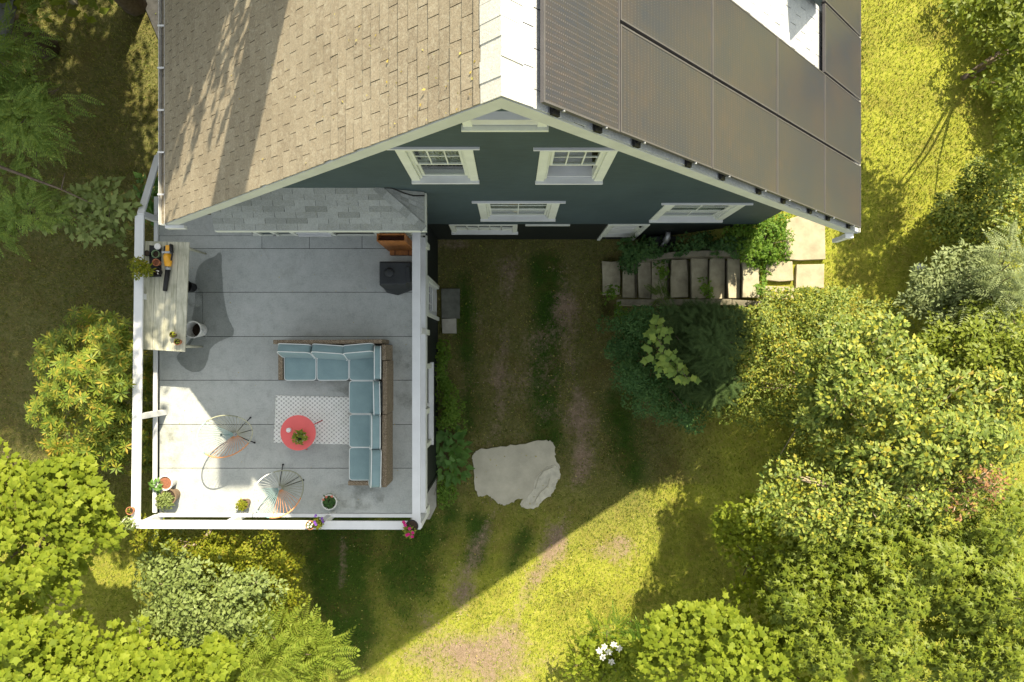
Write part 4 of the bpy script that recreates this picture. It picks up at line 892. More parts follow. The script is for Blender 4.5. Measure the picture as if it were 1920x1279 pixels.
for i in range(len(pts)):
    a, b2 = pts[i], pts[(i + 1) % len(pts)]
    for t_ in (0, .25, .5, .75): pts2.append((a[0] + (b2[0] - a[0]) * t_ + random.uniform(-1.8, 1.8), a[1] + (b2[1] - a[1]) * t_ + random.uniform(-1.8, 1.8)))
pt = thing('concrete_patch', 'ragged pale concrete patch lying in the lawn between the wheel ruts', 'slab')
slab(pts2, -.05, .014, 'slab', pm, pt, .004)
slab([(1040, 872), (1049, 878), (1050, 895), (1044, 905), (1040, 918), (1030, 930), (1020, 937), (1010, 947), (1001, 953), (985, 951), (979, 946), (990, 930), (1000, 918), (1003, 900), (1012, 888), (1025, 876)], .005, .022, 'broken_edge', simple('pale_concrete', (.47, .45, .36), .9, .2, 9, bmp=.9), pt, .012)
def blade(pp, z, w_): MB().tube([W(a, b, z) for a, b in pp], w_, 5).build('crack_ridge', pm, pt)
blade([(1003, 917), (1010, 895), (1020, 883), (1038, 876)], .03, .012); blade([(1000, 945), (1012, 925), (1028, 910), (1030, 898)], .035, .010)
st = thing('garden_steps', 'stone garden steps climbing between two timbers', 'steps')
tr_ = [(1130, 1163, 490, 553), (1168, 1191, 487, 559), (1197, 1221, 486, 559), (1222, 1252, 487, 560), (1258, 1289, 486, 558), (1296, 1328, 485, 559), (1331, 1359, 484, 560), (1365, 1388, 484, 559), (1393, 1424, 483, 559)]
for k, (a, b2, c1, c2) in enumerate(tr_):
    zt_ = .03 + .2 * k; j = lambda: random.uniform(-1.5, 1.5)
    slab([(a + j(), c1 + j()), ((a + b2) / 2, c1 + j()), (b2 + j(), c1 + j()), (b2 + j(), (c1 + c2) / 2), (b2 + j(), c2 + j()), (a + j(), c2 + j()), (a + j(), (c1 + c2) / 2)], zt_ - .07, zt_, 'tread', M['stone'], st, .012)
    if k: p, q_ = W(b2 - 2, c1, zt_), W(a, c2, zt_); MB().ab(W(a + 4, 0, zt_).x, W(b2 + 6, 0, zt_ + .1).x, q_.y + .02, p.y - .02, max(-.1, zt_ - .35), zt_ - .075).build('riser', M['timber'], st)
for k, (a, b2) in enumerate([((1205, 486, .55), (1275, 477, 1.05)), ((1276, 477, 1.0), (1420, 475, 1.82)), ((1160, 567, .28), (1262, 567, .85)), ((1263, 567, .85), (1372, 567, 1.5)), ((1373, 568, 1.45), (1440, 572, 1.72))]):
    MB().beam(W(*a), W(*b2), .125, .14).build('edge_timber', M['timber'], st, .01)
    MB().beam(W(*a) - Vector((0, 0, .16)), W(*b2) - Vector((0, 0, .16)), .13, .16).build('edge_timber', M['timber'], st, .01)
sm_s = simple('sunny_flagstone', (.33, .29, .20), .9, .22, 4, bmp=.5)
for lab, pl in (('large flagstone between the ivy and the lawn', [(1474, 412), (1500, 404), (1547, 412), (1548, 486), (1500, 488), (1472, 486)]), ('square flagstone at the top of the steps below the large one', [(1437, 491), (1486, 490), (1488, 526), (1462, 528), (1436, 525)]),
                ('flagstone at the lawn edge below the large one', [(1494, 496), (1546, 495), (1545, 540), (1492, 541)]), ('flagstone partly under the shrub at the top of the steps', [(1430, 536), (1489, 538), (1490, 562), (1432, 560)])):
    tag(slab(pl, 1.45, 1.66 + random.uniform(0, .015), 'flagstone', sm_s), lab, 'flagstone', 'flagstones at the head of the steps')
# grey beam top left, dark grey ground patch
bm = MB().beam(W(-6, 100, 3.0), W(24, -30, 3.0), .26, .12).build('timber_beam', simple('grey_timber', (.20, .20, .18), .8, .3, 4, stretch=(6, 1, 1)), None, .01); tag(bm, 'weathered grey timber beam crossing above the shaded lawn', 'beam')
MB().ab(W(0, 0, 3).x - .6, W(0, 0, 3).x - .48, 8.0, 8.12, 0, 2.95).build('post', M['timber'], bm)
gpatch = MB().prism([tuple(W(*q, .0).xy) for q in ((262, -60), (330, -60), (330, 110), (305, 92), (285, 45), (268, 5))][::-1], -.05, .012).build('ground_patch', simple('dark_grey_ground', (.055, .055, .055), .9, .3, 6, bmp=.6)); gpatch['kind'] = 'structure'  # flat dark grey polygon on the ground
# branch wedged under the rail
br = thing('bare_branch', 'pale bare forked branch leaning below the front railing', 'branch')
MB().tube([W(394, 993, 2.3), W(385, 1010, 2.1), W(374, 1022, 2.0), W(362, 1040, 1.85), W(352, 1060, 1.7)], [.04, .035, .03, .022, .014], 7).build('main_limb', M['pale_bark'], br, smooth=True)
MB().tube([W(374, 1021, 2.0), W(350, 1022, 2.0), W(335, 1035, 1.95), W(321, 1045, 1.9)], [.024, .02, .017, .010], 6).build('side_limb', M['pale_bark'], br, smooth=True)
gl = MB().lathe([(.0, 0), (.10, .03), (.13, .12), (.10, .21), (0, .24)], W(1717, 507, 1.8), 20).build('garden_globe', simple('grey_globe', (.35, .38, .42), .3, .05, 3), smooth=True); tag(gl, 'small grey globe lamp beside the silvery shrub', 'lamp')
# ---------------------------------------------------------------- vegetation
def T_ovate(wd=.3): return np.array([(0, 0, 0), (-wd, .38, .09), (wd, .38, .09), (0, .5, 0), (0, 1, -.10)]), np.array([(0, 2, 3), (0, 3, 1), (1, 3, 4), (3, 2, 4)])
def T_lobed(r=(.62, .55, .42), nt_=.27, droop=-.10):
    c = np.array([0, .38, .04]); pts = [(0, 0, 0)]; ang = []
    spec = [(-58, r[2]), (-25, nt_), (12, r[1]), (48, nt_), (90, r[0]), (132, nt_), (168, r[1]), (205, nt_), (238, r[2])]
    for a, q in spec: a = math.radians(a); pts.append((c[0] + q * math.cos(a), c[1] + q * math.sin(a), droop * (q / .6) ** 2))
    pts = np.array([tuple(c)] + pts); n = len(pts)
    return pts, np.array([(0, i, i + 1) for i in range(1, n - 1)] + [(0, n - 1, 1)])
def T_frond(n=9, lw=.055, ll=.22, droop=.25):
    v = []; f = []
    for i in range(n):
        y = .12 + .86 * i / n; L_ = ll * (1 - .55 * (i / n) ** 2) * (1 if i else .8)
        for s in (-1, 1):
            o = len(v); z = -droop * y * y
            v += [(0, y, z), (s * L_ * .5, y + lw * 1.0, z + .015), (s * L_, y + .10, z - .03), (s * L_ * .5, y - lw * .3, z + .0)]
            f += [(o, o + 1, o + 2), (o, o + 2, o + 3)] if s < 0 else [(o, o + 2, o + 1), (o, o + 3, o + 2)]
    o = len(v); v += [(-.008, 0, 0), (.008, 0, 0), (0, 1, -droop)]; f.append((o, o + 1, o + 2))
    o = len(v); v += [(0, .95, -droop * .9), (-lw, 1.03, -droop), (0, 1.14, -droop * 1.15), (lw, 1.03, -droop)]; f += [(o, o + 2, o + 1), (o, o + 3, o + 2)]
    return np.array(v), np.array(f)
def T_whorl(n=8, w_=.13, up=.25):
    v = []; f = []
    for k in range(n):
        a = 2 * math.pi * (k + random.uniform(-.2, .2)) / n; L_ = random.uniform(.8, 1.1); ca, sa = math.cos(a), math.sin(a)
        def R(x, y, z): return (x * ca - y * sa, x * sa + y * ca, z)
        o = len(v); v += [R(.04, 0, 0), R(L_ * .55, -w_, up * .55 + .03), R(L_, 0, up * .6), R(L_ * .55, w_, up * .55 + .03), R(L_ * .55, 0, up * .5)]
        f += [(o, o + 1, o + 4), (o + 1, o + 2, o + 4), (o + 2, o + 3, o + 4), (o + 3, o, o + 4)]
    return np.array(v), np.array(f)
def T_spray(n=14):
    v = []; f = []
    for i in range(n):
        y = i / n
        for s in (-1, 1):
            L_ = .26 * (1 - .6 * y) + .05; o = len(v); v += [(0, y - .02, 0), (0, y + .03, .01), (s * L_, y + .17, -.02)]; f.append((o, o + 2, o + 1) if s < 0 else (o, o + 1, o + 2))
    o = len(v); v += [(-.02, 0, 0), (.02, 0, 0), (0, 1.1, 0)]; f.append((o, o + 1, o + 2)); return np.array(v), np.array(f)
def T_tri(): return np.array([(-.5, 0, 0), (.5, 0, 0), (0, 1, 0.0)]), np.array([(0, 1, 2)])
def T_blade(): return np.array([(0, 0, 0), (-.035, .4, .25), (.035, .4, .25), (0, 1, .15)]), np.array([(0, 2, 1), (1, 2, 3)])
def norm(a): return a / np.maximum(np.linalg.norm(a, axis=1, keepdims=True), 1e-6)
def place(T, P, N, D, S):                 # template copies: position, normal, forward hint, size
    V, Fc = T; N = norm(N); D = norm(D - N * np.sum(D * N, 1, keepdims=True)); Xv = np.cross(D, N)
    S = np.asarray(S).reshape(-1, 1, 1) if np.ndim(S) else S
    out = P[:, None, :] + S * (V[None, :, 0:1] * Xv[:, None, :] + V[None, :, 1:2] * D[:, None, :] + V[None, :, 2:3] * N[:, None, :])
    n = len(P); f = (Fc[None] + (np.arange(n) * len(V))[:, None, None]).reshape(-1, 3)
    return out.reshape(-1, 3), f
def np_mesh(name, V, Fc, mat):
    me = bpy.data.meshes.new(name); me.vertices.add(len(V)); me.vertices.foreach_set('co', V.reshape(-1).astype(np.float32))
    me.loops.add(Fc.size); me.loops.foreach_set('vertex_index', Fc.reshape(-1).astype(np.int32)); me.polygons.add(len(Fc)); me.polygons.foreach_set('loop_start', (np.arange(len(Fc)) * 3).astype(np.int32))
    me.update(); me.materials.append(mat); return me
def np_obj(name, parts, mat, parent=None, stuff=True):
    V = []; Fs = []; o = 0
    for v, f in parts: V.append(v); Fs.append(f + o); o += len(v)
    ob = bpy.data.objects.new(name, np_mesh(name, np.concatenate(V), np.concatenate(Fs), mat)); COL.objects.link(ob); ob.parent = parent
    if stuff: ob['kind'] = 'stuff'
    return ob
def proj(P): d = H - P[:, 2]; return 960 + P[:, 0] * F / d, CY - P[:, 1] * F / d
def below_steps(P):
    x, y = proj(P); return ~((x > 1125) & (x < 1425) & (y < 574)) & ~((x >= 1425) & (x < 1560) & (y < 540))
def rv(n, s=1.0): return rng.normal(0, s, (n, 3))
TRI = [0]
def shrub(name, label, cat, group, lobes, T, size, n, cr, mat, base=None, up=.8, rad=.5, rnd_=.35, bark='bark', hang=0.0, indiv=0, limbs=7, trunk=.05, droop=0.0, extra=None, flat=.6, sdir='out', fill=.22, shell=(.72, 1.02), split=True):
    """crown of leaf clumps on twigs: lobes = (px, py, z_top, rx_px, ry_px, rz_m)"""
    t_ = thing(name, label, cat, group); LB = []
    for px, py, zt, rx, ry, rz in lobes:
        zc = zt - rz * .6; c = W(px, py, zc); s = (H - zc) / F; LB.append((np.array(c), np.array([rx * s, ry * s, rz])))
        if split and rx > 28:
            for _k in range(3):
                an = random.uniform(0, 6.283); q = random.uniform(.75, 1.08); f_ = random.uniform(.32, .5)
                zc2 = zc + random.uniform(-.35, .12); c2 = W(px + rx * q * math.cos(an), py + ry * q * math.sin(an), zc2); LB.append((np.array(c2), np.array([rx * s * f_, ry * s * f_, rz * .55])))
    ar = np.array([l[1][0] * l[1][1] for l in LB]); P = []; N = []; D = []; CL = []
    for (c, r), a in zip(LB, ar):
        k = max(3, int(a * 3.1416 / (cr * cr) * .75)); m = int(n * a / ar.sum()); rr = rng.random(k)
        d = norm(np.stack([rng.normal(0, 1, k), rng.normal(0, 1, k), np.abs(rng.normal(.25, .7, k)) - .15], 1)); cc = c + d * r * rng.uniform(shell[0], shell[1], (k, 1)); cc += rv(k, cr * .25)
        CL.append(cc); w_ = rng.uniform(.5, 1.4, k); w_ /= w_.sum(); ci = rng.choice(k, m, p=w_); csz = cr * rng.uniform(.6, 1.3, k)[ci][:, None]
        ld = norm(np.stack([rng.normal(0, 1, m), rng.normal(0, 1, m), np.abs(rng.normal(0, .8, m)) - .12], 1)); rf = rng.uniform(.55, 1.05, (m, 1))
        p = cc[ci] + ld * rf * csz * np.array([1, 1, flat]); q = rng.random(m) < fill
        p[q] = (c + norm(rv(m)) * r * rng.uniform(.2, .95, (m, 1)))[q]
        out = norm(p - c); nn = np.array([0, 0, 1.0]) * up + ld * rad * .7 + out * rad * .5 + rv(m, rnd_)
        dd = (ld if sdir == 'out' else rv(m)) + rv(m, .35); dd[:, 2] -= hang
        P.append(p); N.append(nn); D.append(dd)
    P, N, D = map(np.concatenate, (P, N, D)); N[:, 2] = np.abs(N[:, 2]); CL = np.concatenate(CL)
    keep = P[:, 2] > terrain(P[:, 0], P[:, 1]) + .03; P, N, D = P[keep], N[keep], D[keep]
    if len(P) and extra is not None: keep = extra(P); P, N, D = P[keep], N[keep], D[keep]
    S = size * rng.uniform(.65, 1.25, len(P))
    if indiv:
        order = np.argsort(-P[:, 2] + rng.uniform(0, .8, len(P))); sel = order[:indiv]; rest = order[indiv:]
        lm = np_mesh('leaf', T[0].astype(float), T[1], mat); Nn = norm(N[sel]); Dn = norm(D[sel] - Nn * np.sum(D[sel] * Nn, 1, keepdims=True)); Xn = np.cross(Dn, Nn)
        for i, k in enumerate(sel): sub(lm, 'leaf', t_, frame_M(P[k], Xn[i], Dn[i], Nn[i]) @ Matrix.Scale(float(S[k]), 4))
        P, N, D, S = P[rest], N[rest], D[rest], S[rest]
    v, f = place(T, P, N, D, S); TRI[0] += len(f); np_obj('foliage', [(v, f)], mat, t_)
    c0 = np.mean([l[0] for l in LB], 0)
    gp = W(np.mean([l[0] for l in lobes]), np.mean([l[1] for l in lobes]), float(terrain(c0[0], c0[1]))); base = (c0[0] * .1 + gp.x * .9, c0[1] * .1 + gp.y * .9)
    gz = float(terrain(base[0], base[1])) - .05; tb_ = MB(); top = Vector((c0[0], c0[1], min(l[0][2] for l in LB) - .1)); b0 = Vector((base[0], base[1], gz))
    if top.z < gz + .25: top.z = gz + .25
    mid = b0.lerp(top, .5) + Vector((random.uniform(-.1, .1), random.uniform(-.1, .1), 0)); tb_.tube([b0, mid, top], [trunk, trunk * .8, trunk * .55], 7); tb_.build('trunk', M[bark], t_, smooth=True)
    lb = MB(); idx = rng.permutation(len(CL))[:limbs * 3]
    for i in idx[:limbs * 3]:
        e = Vector(CL[i]); s_ = mid.lerp(top, random.random()); m_ = s_.lerp(e, .5) + Vector((random.uniform(-.08, .08), random.uniform(-.08, .08), .06)); lb.tube([s_, m_, e], [trunk * .35, trunk * .22, .006], 5)
    lb.build('limbs', M[bark], t_, smooth=True)
    return t_
OV = T_ovate(.30); OVN = T_ovate(.20); MAP = T_lobed((.60, .54, .44), .33); STAR = T_lobed((.70, .55, .40), .17, -.2); FR = T_frond(); FERN = T_frond(12, .03, .20, .3); WH = T_whorl(); SP = T_spray(); GB = T_blade()
gL = 'bushes and trees around the house on the shaded side'
# shaded side beside the deck
shrub('sumac_tree', 'feathery pinnate leaved tree over the shaded lawn near the grey beam', 'tree', None, [(30, 120, 4.4, 45, 50, .7), (75, 205, 4.6, 35, 60, .6), (5, 230, 4.2, 45, 75, .7), (45, 80, 4.0, 25, 20, .5), (90, 270, 4.2, 22, 25, .4)], FR, .30, 620, .32, L['sumac'], base=(-11.2, 4.2), up=1, rad=.35, rnd_=.2, flat=.4)
shrub('sumac_tree', 'feathery pinnate leaved tree beside the long thin bare branch', 'tree', None, [(30, 375, 4.0, 45, 30, .6), (95, 400, 3.7, 25, 20, .4), (0, 420, 3.6, 30, 25, .4)], FR, .28, 260, .28, L['sumac'], base=(-11.4, 1.6), up=1, rad=.35, rnd_=.2, flat=.4)
shrub('leafy_branch_tree', 'slender broad leaved sapling reaching toward the head of the stair rail', 'tree', None, [(150, 395, 3.6, 50, 30, .35), (215, 380, 3.8, 40, 32, .4), (200, 430, 3.5, 40, 22, .3)], OV, .14, 620, .22, L['pale'], base=(-9.6, 2.2), up=1, rad=.3, rnd_=.3, flat=.4)
bb = thing('bare_branch', 'long thin bare branch reaching from the frame edge over the shaded lawn', 'branch')
MB().tube([W(-20, 305, 3.9), W(60, 335, 3.9), W(115, 355, 3.85), W(175, 383, 3.8)], [.03, .024, .016, .008], 6).tube([W(115, 355, 3.85), W(122, 325, 3.9)], [.012, .005], 5).build('limb', M['bark'], bb, smooth=True)
shrub('rhododendron', 'round whorled leaf bush pushing over the side rail of the deck', 'bush', None, [(180, 655, 3.2, 75, 50, .8), (135, 700, 3.1, 45, 60, .8), (205, 720, 3.9, 62, 75, .9), (170, 790, 3.1, 70, 65, .8), (210, 830, 3.0, 45, 45, .7), (225, 650, 3.4, 40, 40, .6), (115, 755, 2.8, 35, 30, .6)], WH, .135, 1500, .22, L['rhodo'], base=(-8.1, -.6), up=.9, rad=.6, rnd_=.22, extra=lambda P: (P[:, 0] < -6.72) | (P[:, 2] > 3.76) & (P[:, 0] < -6.5))
shrub('rhododendron', 'low red tinged bush growing up between the two side rails', 'bush', None, [(281, 700, 2.45, 17, 40, .5), (283, 830, 2.3, 16, 60, .5)], WH, .11, 330, .18, L['rhodo'], base=(-6.95, -.9), up=.9, rad=.5, rnd_=.25, extra=lambda P: (P[:, 0] < -6.66))
shrub('maple_tree', 'bright green maple with broad star shaped leaves beyond the front corner pots', 'tree', None, [(40, 940, 4.2, 80, 60, .9), (110, 930, 4.4, 65, 60, .8), (150, 970, 4.3, 55, 45, .7), (60, 1040, 4.3, 85, 65, .9), (20, 1110, 4.0, 60, 50, .8), (130, 900, 4.3, 40, 30, .5), (5, 890, 4.0, 40, 40, .6)], MAP, 0.116, 5365, 0.22, L['maple'], base=(-10.6, -4.6), up=1.0, rad=.35, rnd_=.30, flat=.28, fill=.12, indiv=220, trunk=.12)
shrub('maple_tree', 'maple crown in the bottom corner below the tree shadow on the lawn', 'tree', None, [(50, 1210, 4.4, 75, 60, .8), (10, 1250, 4.3, 60, 60, .8), (85, 1270, 4.3, 60, 50, .7)], MAP, 0.120, 2755, 0.22, L['maple'], base=(-10.2, -7.2), up=1.0, rad=.35, rnd_=.30, flat=.28, fill=.12, indiv=120, trunk=.1)
shrub('maple_tree', 'maple spreading along the bottom edge between the corner crown and the fern fronds', 'tree', None, [(170, 1250, 3.9, 75, 40, .7), (240, 1225, 3.7, 50, 35, .6), (300, 1260, 3.9, 80, 45, .7), (150, 1195, 3.6, 28, 22, .4), (380, 1250, 3.6, 60, 45, .6)], MAP, 0.116, 3625, 0.20, L['maple'], base=(-8.8, -7.4), up=1.0, rad=.35, rnd_=.30, flat=.28, fill=.12, indiv=120, trunk=.1)
shrub('yellow_bush', 'yellow green small leaved bush along the front of the deck', 'bush', None, [(330, 1022, 2.5, 50, 20, .5), (420, 1035, 2.6, 55, 30, .5), (495, 1050, 2.6, 55, 40, .6), (470, 1095, 2.4, 60, 38, .6), (540, 1110, 2.1, 25, 35, .6), (545, 1150, 1.9, 22, 28, .5), (395, 1065, 2.2, 50, 40, .5)], OV, .060, 11500, .17, L['azalea'], base=(-5.2, -4.6), up=.9, rad=.5, rnd_=.4)
shrub('lime_bush', 'low lime green bush tucked under the deck corner', 'bush', None, [(285, 1000, 1.6, 35, 22, .4), (265, 1010, 1.4, 25, 18, .3)], OV, .075, 700, .15, L['azalea'], base=(-8.0, -4.1), up=.9, rad=.5, rnd_=.4)
shrub('pale_leaved_bush', 'large pale green shrub in front of the yellow green bush', 'bush', None, [(320, 1075, 2.9, 45, 45, .7), (390, 1110, 3.1, 75, 60, .9), (470, 1130, 3.1, 60, 50, .8), (350, 1160, 2.9, 65, 45, .8), (310, 1035, 2.6, 30, 25, .5), (430, 1170, 2.8, 60, 30, .7)], OV, .085, 8000, .22, L['pale'], base=(-6.7, -5.6), up=.95, rad=.5, rnd_=.38)
shrub('green_undershrub', 'mid green shrub between the pale shrub and the bottom maples', 'bush', None, [(300, 1180, 2.2, 60, 40, .6), (380, 1205, 2.3, 70, 35, .6), (450, 1200, 2.1, 45, 30, .5)], OV, .09, 3600, .2, L['maple'], base=(-6.9, -6.5), up=.9, rad=.5, rnd_=.4)
shrub('sumac_shrub', 'feathery fern like shrub at the bottom edge beside the tip of the house shadow', 'bush', None, [(470, 1210, 2.9, 45, 45, .5), (530, 1230, 2.9, 60, 45, .5), (590, 1250, 2.6, 45, 40, .4), (450, 1260, 2.9, 50, 40, .5), (540, 1180, 2.4, 30, 20, .3)], FR, .42, 560, .32, L['sumac_lit'], base=(-5.4, -7.3), up=1, rad=.35, rnd_=.2, flat=.4)
# plants against the lower wall
hs = thing('hosta', 'broad leaved hosta at the foot of the lower wall beside the pale patch', 'plant'); hm = np_mesh('leaf', *T_ovate(.32), L['hosta'])
for c_ in ((848, 838, 70), (833, 860, 34), (850, 868, 34)):
    b0 = W(c_[0], c_[1], .1)
    for k in range(c_[2]):
        a = random.uniform(0, 6.28); r = math.sqrt(random.random()) * .34; el = 1.05 - r * 1.6; h = .42 - r * .75
        d = Vector((math.cos(a) * math.cos(el), math.sin(a) * math.cos(el), math.sin(el) * .5)).normalized(); n_ = Vector((math.cos(a) * -.1, math.sin(a) * -.1, 1)); n_ = (n_ - d * n_.dot(d)).normalized(); x_ = d.cross(n_)
        p = Vector((b0.x + r * math.cos(a), b0.y + r * math.sin(a) * 1.1, .08 + h))
        if p.x > LWX + .06: sub(hm, 'leaf', hs, frame_M(p, x_, d, n_) @ Matrix.Scale(random.uniform(.15, .24), 4))
shrub('ground_cover', 'bright green low foliage growing along the lower wall above the hosta', 'plant', None, [(830, 700, .55, 14, 45, .3), (836, 755, .6, 20, 40, .35), (845, 790, .6, 18, 22, .3), (826, 655, .4, 8, 22, .2), (840, 905, .3, 20, 24, .2), (828, 935, .2, 12, 20, .15)], OV, .055, 4200, .14, L['ivy'], base=(-1.4, -1.0), up=.9, rad=.5, rnd_=.4, trunk=.015, extra=lambda P: P[:, 0] > LWX + .04)
shrub('stair_side_hosta', 'broad leaved plant between the stair rail and the roof eave', 'plant', None, [(294, 350, 1.0, 14, 38, .4), (292, 395, .9, 12, 22, .3)], OV, .18, 150, .2, L['hosta'], base=(-7.6, 3.4), trunk=.015)
# bank by the steps
shrub('ivy_bank', 'bright green ivy and weeds spreading at the house corner beside the large flagstone', 'plant', None, [(1435, 445, 1.95, 38, 38, .3), (1415, 478, 1.8, 45, 20, .25), (1395, 445, 1.8, 35, 25, .3), (1452, 480, 1.75, 20, 18, .2), (1445, 412, 2.0, 28, 15, .3), (1432, 512, 1.70, 7, 22, .08)], STAR, .075, 3600, .13, L['ivy'], base=(5.2, 2.2), up=.9, rad=.5, rnd_=.5, trunk=.02)
shrub('bank_weeds', 'dark low weeds along the upper timber of the garden steps', 'plant', None, [(1185, 470, .7, 25, 22, .3), (1230, 470, 1.0, 30, 14, .3), (1300, 462, 1.3, 40, 12, .25), (1350, 462, 1.6, 30, 12, .25), (1178, 500, .4, 12, 22, .2), (1390, 465, 1.9, 25, 14, .25)], STAR, .085, 2300, .14, L['dark'], base=(3.2, 2.4), trunk=.015)
for i_, (px, py, z, lab) in enumerate([(1240, 510, .85, 'weed growing over the middle treads of the steps'), (1145, 548, .3, 'weed at the foot of the lower step timber'), (1238, 545, .9, 'fern sprouting at the lower ends of the middle treads'), (1322, 542, 1.3, 'tiny weed beside the first sunlit tread'), (1425, 545, 1.9, 'reddish weed beside the top tread'), (1160, 585, .6, 'leafy weed against the lower timber by the dark shrub')]):
    shrub('weed', lab, 'plant', 'weeds sprouting around the garden steps', [(px, py, z + .15, 12, 15, .2)], STAR if i_ != 2 else FERN, .08 if i_ != 2 else .3, 80 if i_ != 2 else 16, .1, L['ivy'], trunk=.008, limbs=2)
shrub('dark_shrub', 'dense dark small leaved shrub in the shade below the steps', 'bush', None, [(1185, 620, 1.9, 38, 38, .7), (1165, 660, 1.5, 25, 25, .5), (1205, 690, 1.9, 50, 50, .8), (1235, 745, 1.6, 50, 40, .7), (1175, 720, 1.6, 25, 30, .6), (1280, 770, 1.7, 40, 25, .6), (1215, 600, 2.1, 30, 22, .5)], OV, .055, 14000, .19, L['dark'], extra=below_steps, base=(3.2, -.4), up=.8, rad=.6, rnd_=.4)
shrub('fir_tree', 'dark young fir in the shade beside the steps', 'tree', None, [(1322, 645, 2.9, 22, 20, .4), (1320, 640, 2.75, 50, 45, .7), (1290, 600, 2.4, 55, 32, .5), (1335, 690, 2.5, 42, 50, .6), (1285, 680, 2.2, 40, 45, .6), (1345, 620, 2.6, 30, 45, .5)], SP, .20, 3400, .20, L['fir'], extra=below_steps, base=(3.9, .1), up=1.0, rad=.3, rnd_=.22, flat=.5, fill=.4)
shrub('maple_sapling', 'thin maple sapling with lighter leaves between the dark shrub and the fir', 'tree', None, [(1235, 610, 2.6, 16, 16, .25), (1242, 640, 2.7, 25, 15, .25), (1255, 668, 2.7, 28, 18, .25), (1268, 692, 2.6, 25, 15, .25), (1283, 712, 2.5, 12, 12, .2)], MAP, .15, 110, .14, L['sumac'], base=(3.3, .1), up=1, rad=.2, rnd_=.2, flat=.3, trunk=.02)
# sunny mass of shrubs beyond the steps
shrub('sunny_shrub', 'wide sunlit small leaved thicket spilling over the lower end of the steps', 'bush', None, [(1400, 625, 2.3, 60, 55, .6), (1470, 590, 2.5, 70, 45, .6), (1385, 690, 2.1, 50, 60, .6), (1365, 745, 1.9, 45, 40, .5), (1540, 580, 2.5, 55, 38, .5), (1440, 660, 2.6, 60, 50, .6), (1460, 740, 2.4, 65, 50, .6), (1560, 650, 2.8, 80, 55, .7), (1540, 760, 2.6, 80, 55, .6), (1640, 700, 2.9, 80, 60, .7), (1660, 790, 2.8, 80, 60, .7), (1740, 740, 3.0, 70, 60, .7), (1560, 850, 2.5, 80, 55, .6), (1680, 880, 2.8, 80, 55, .6), (1790, 830, 3.0, 70, 60, .7), (1640, 610, 2.6, 55, 35, .5)], OV, .060, 44000, .19, L['lilac'], extra=below_steps, base=(5.6, -.6), up=1.05, rad=.4, rnd_=.45, limbs=16, bark='pale_bark')
shrub('lilac_tree', 'airy pale leaved tree rising from the middle of the sunny thicket', 'tree', None, [(1560, 670, 4.4, 60, 45, .7), (1640, 650, 4.8, 60, 45, .7), (1620, 730, 5.0, 70, 50, .7), (1530, 760, 4.3, 50, 40, .6), (1700, 710, 4.9, 60, 50, .7)], OV, .085, 8200, .20, L['lilac'], base=(5.4, -.7), up=1.05, rad=.4, rnd_=.45, trunk=.08, limbs=14, bark='pale_bark', fill=.1)
shrub('lilac_tree', 'broad leaved tree below the airy pale tree with bare twigs showing', 'tree', None, [(1600, 850, 4.2, 70, 45, .7), (1680, 830, 4.8, 75, 50, .7), (1760, 810, 4.9, 75, 55, .7), (1820, 840, 4.8, 60, 50, .7), (1830, 740, 4.4, 50, 50, .6)], OV, .090, 11500, .23, L['lilac'], base=(6.0, -2.2), up=1.05, rad=.4, rnd_=.42, trunk=.09, limbs=16, bark='pale_bark', fill=.1)
shrub('twiggy_tree', 'thin crowned tree with brown twigs near the frame edge', 'tree', None, [(1500, 930, 4.4, 75, 55, 0.54), (1590, 950, 4.5, 80, 55, 0.54), (1690, 930, 4.7, 80, 55, 0.54), (1780, 900, 4.8, 70, 55, 0.48)], OV, .075, 7500, .20, L['lilac'], base=(5.2, -3.3), up=1.1, rad=.35, rnd_=.45, trunk=.09, limbs=16, bark='pale_bark', fill=.2)
shrub('silver_shrub', 'silvery dome shaped shrub beside the grey globe lamp', 'bush', None, [(1785, 520, 3.4, 75, 50, .9), (1770, 585, 3.3, 70, 45, .8), (1830, 560, 3.2, 50, 60, .8), (1740, 555, 3.0, 40, 40, .6)], OVN, .10, 9000, .18, L['silver'], base=(7.6, .9), up=.9, rad=.6, rnd_=.35)
shrub('mid_green_tree', 'mid green tree behind the silvery shrub', 'tree', None, [(1790, 660, 3.9, 70, 50, .9), (1870, 640, 4.0, 60, 60, .9), (1900, 720, 4.3, 50, 60, .9), (1850, 700, 3.7, 50, 40, .7)], OV, .085, 9500, .25, L['star'], base=(8.3, -.2), up=.9, rad=.5, rnd_=.4)
shrub('catalpa_branch_tree', 'tree with long pointed leaves between the silvery shrub and the frame edge', 'tree', None, [(1880, 470, 4.2, 30, 50, .6), (1900, 540, 4.3, 35, 50, .7), (1865, 600, 4.0, 30, 30, .5)], FR, .34, 170, .26, L['silver'], base=(8.9, 1.2), up=1, rad=.3, rnd_=.25, flat=.4)
shrub('hedge_shrub', 'light green small leaved shrub at the lawn edge above the silvery shrub', 'bush', None, [(1840, 370, 3.1, 70, 45, .8), (1800, 410, 2.8, 50, 45, .7), (1880, 330, 3.2, 50, 45, .8), (1890, 410, 3.4, 45, 55, .8), (1830, 450, 2.6, 55, 30, .6)], OV, .068, 13000, .2, L['lilac'], base=(8.0, 2.9), up=.9, rad=.5, rnd_=.42)
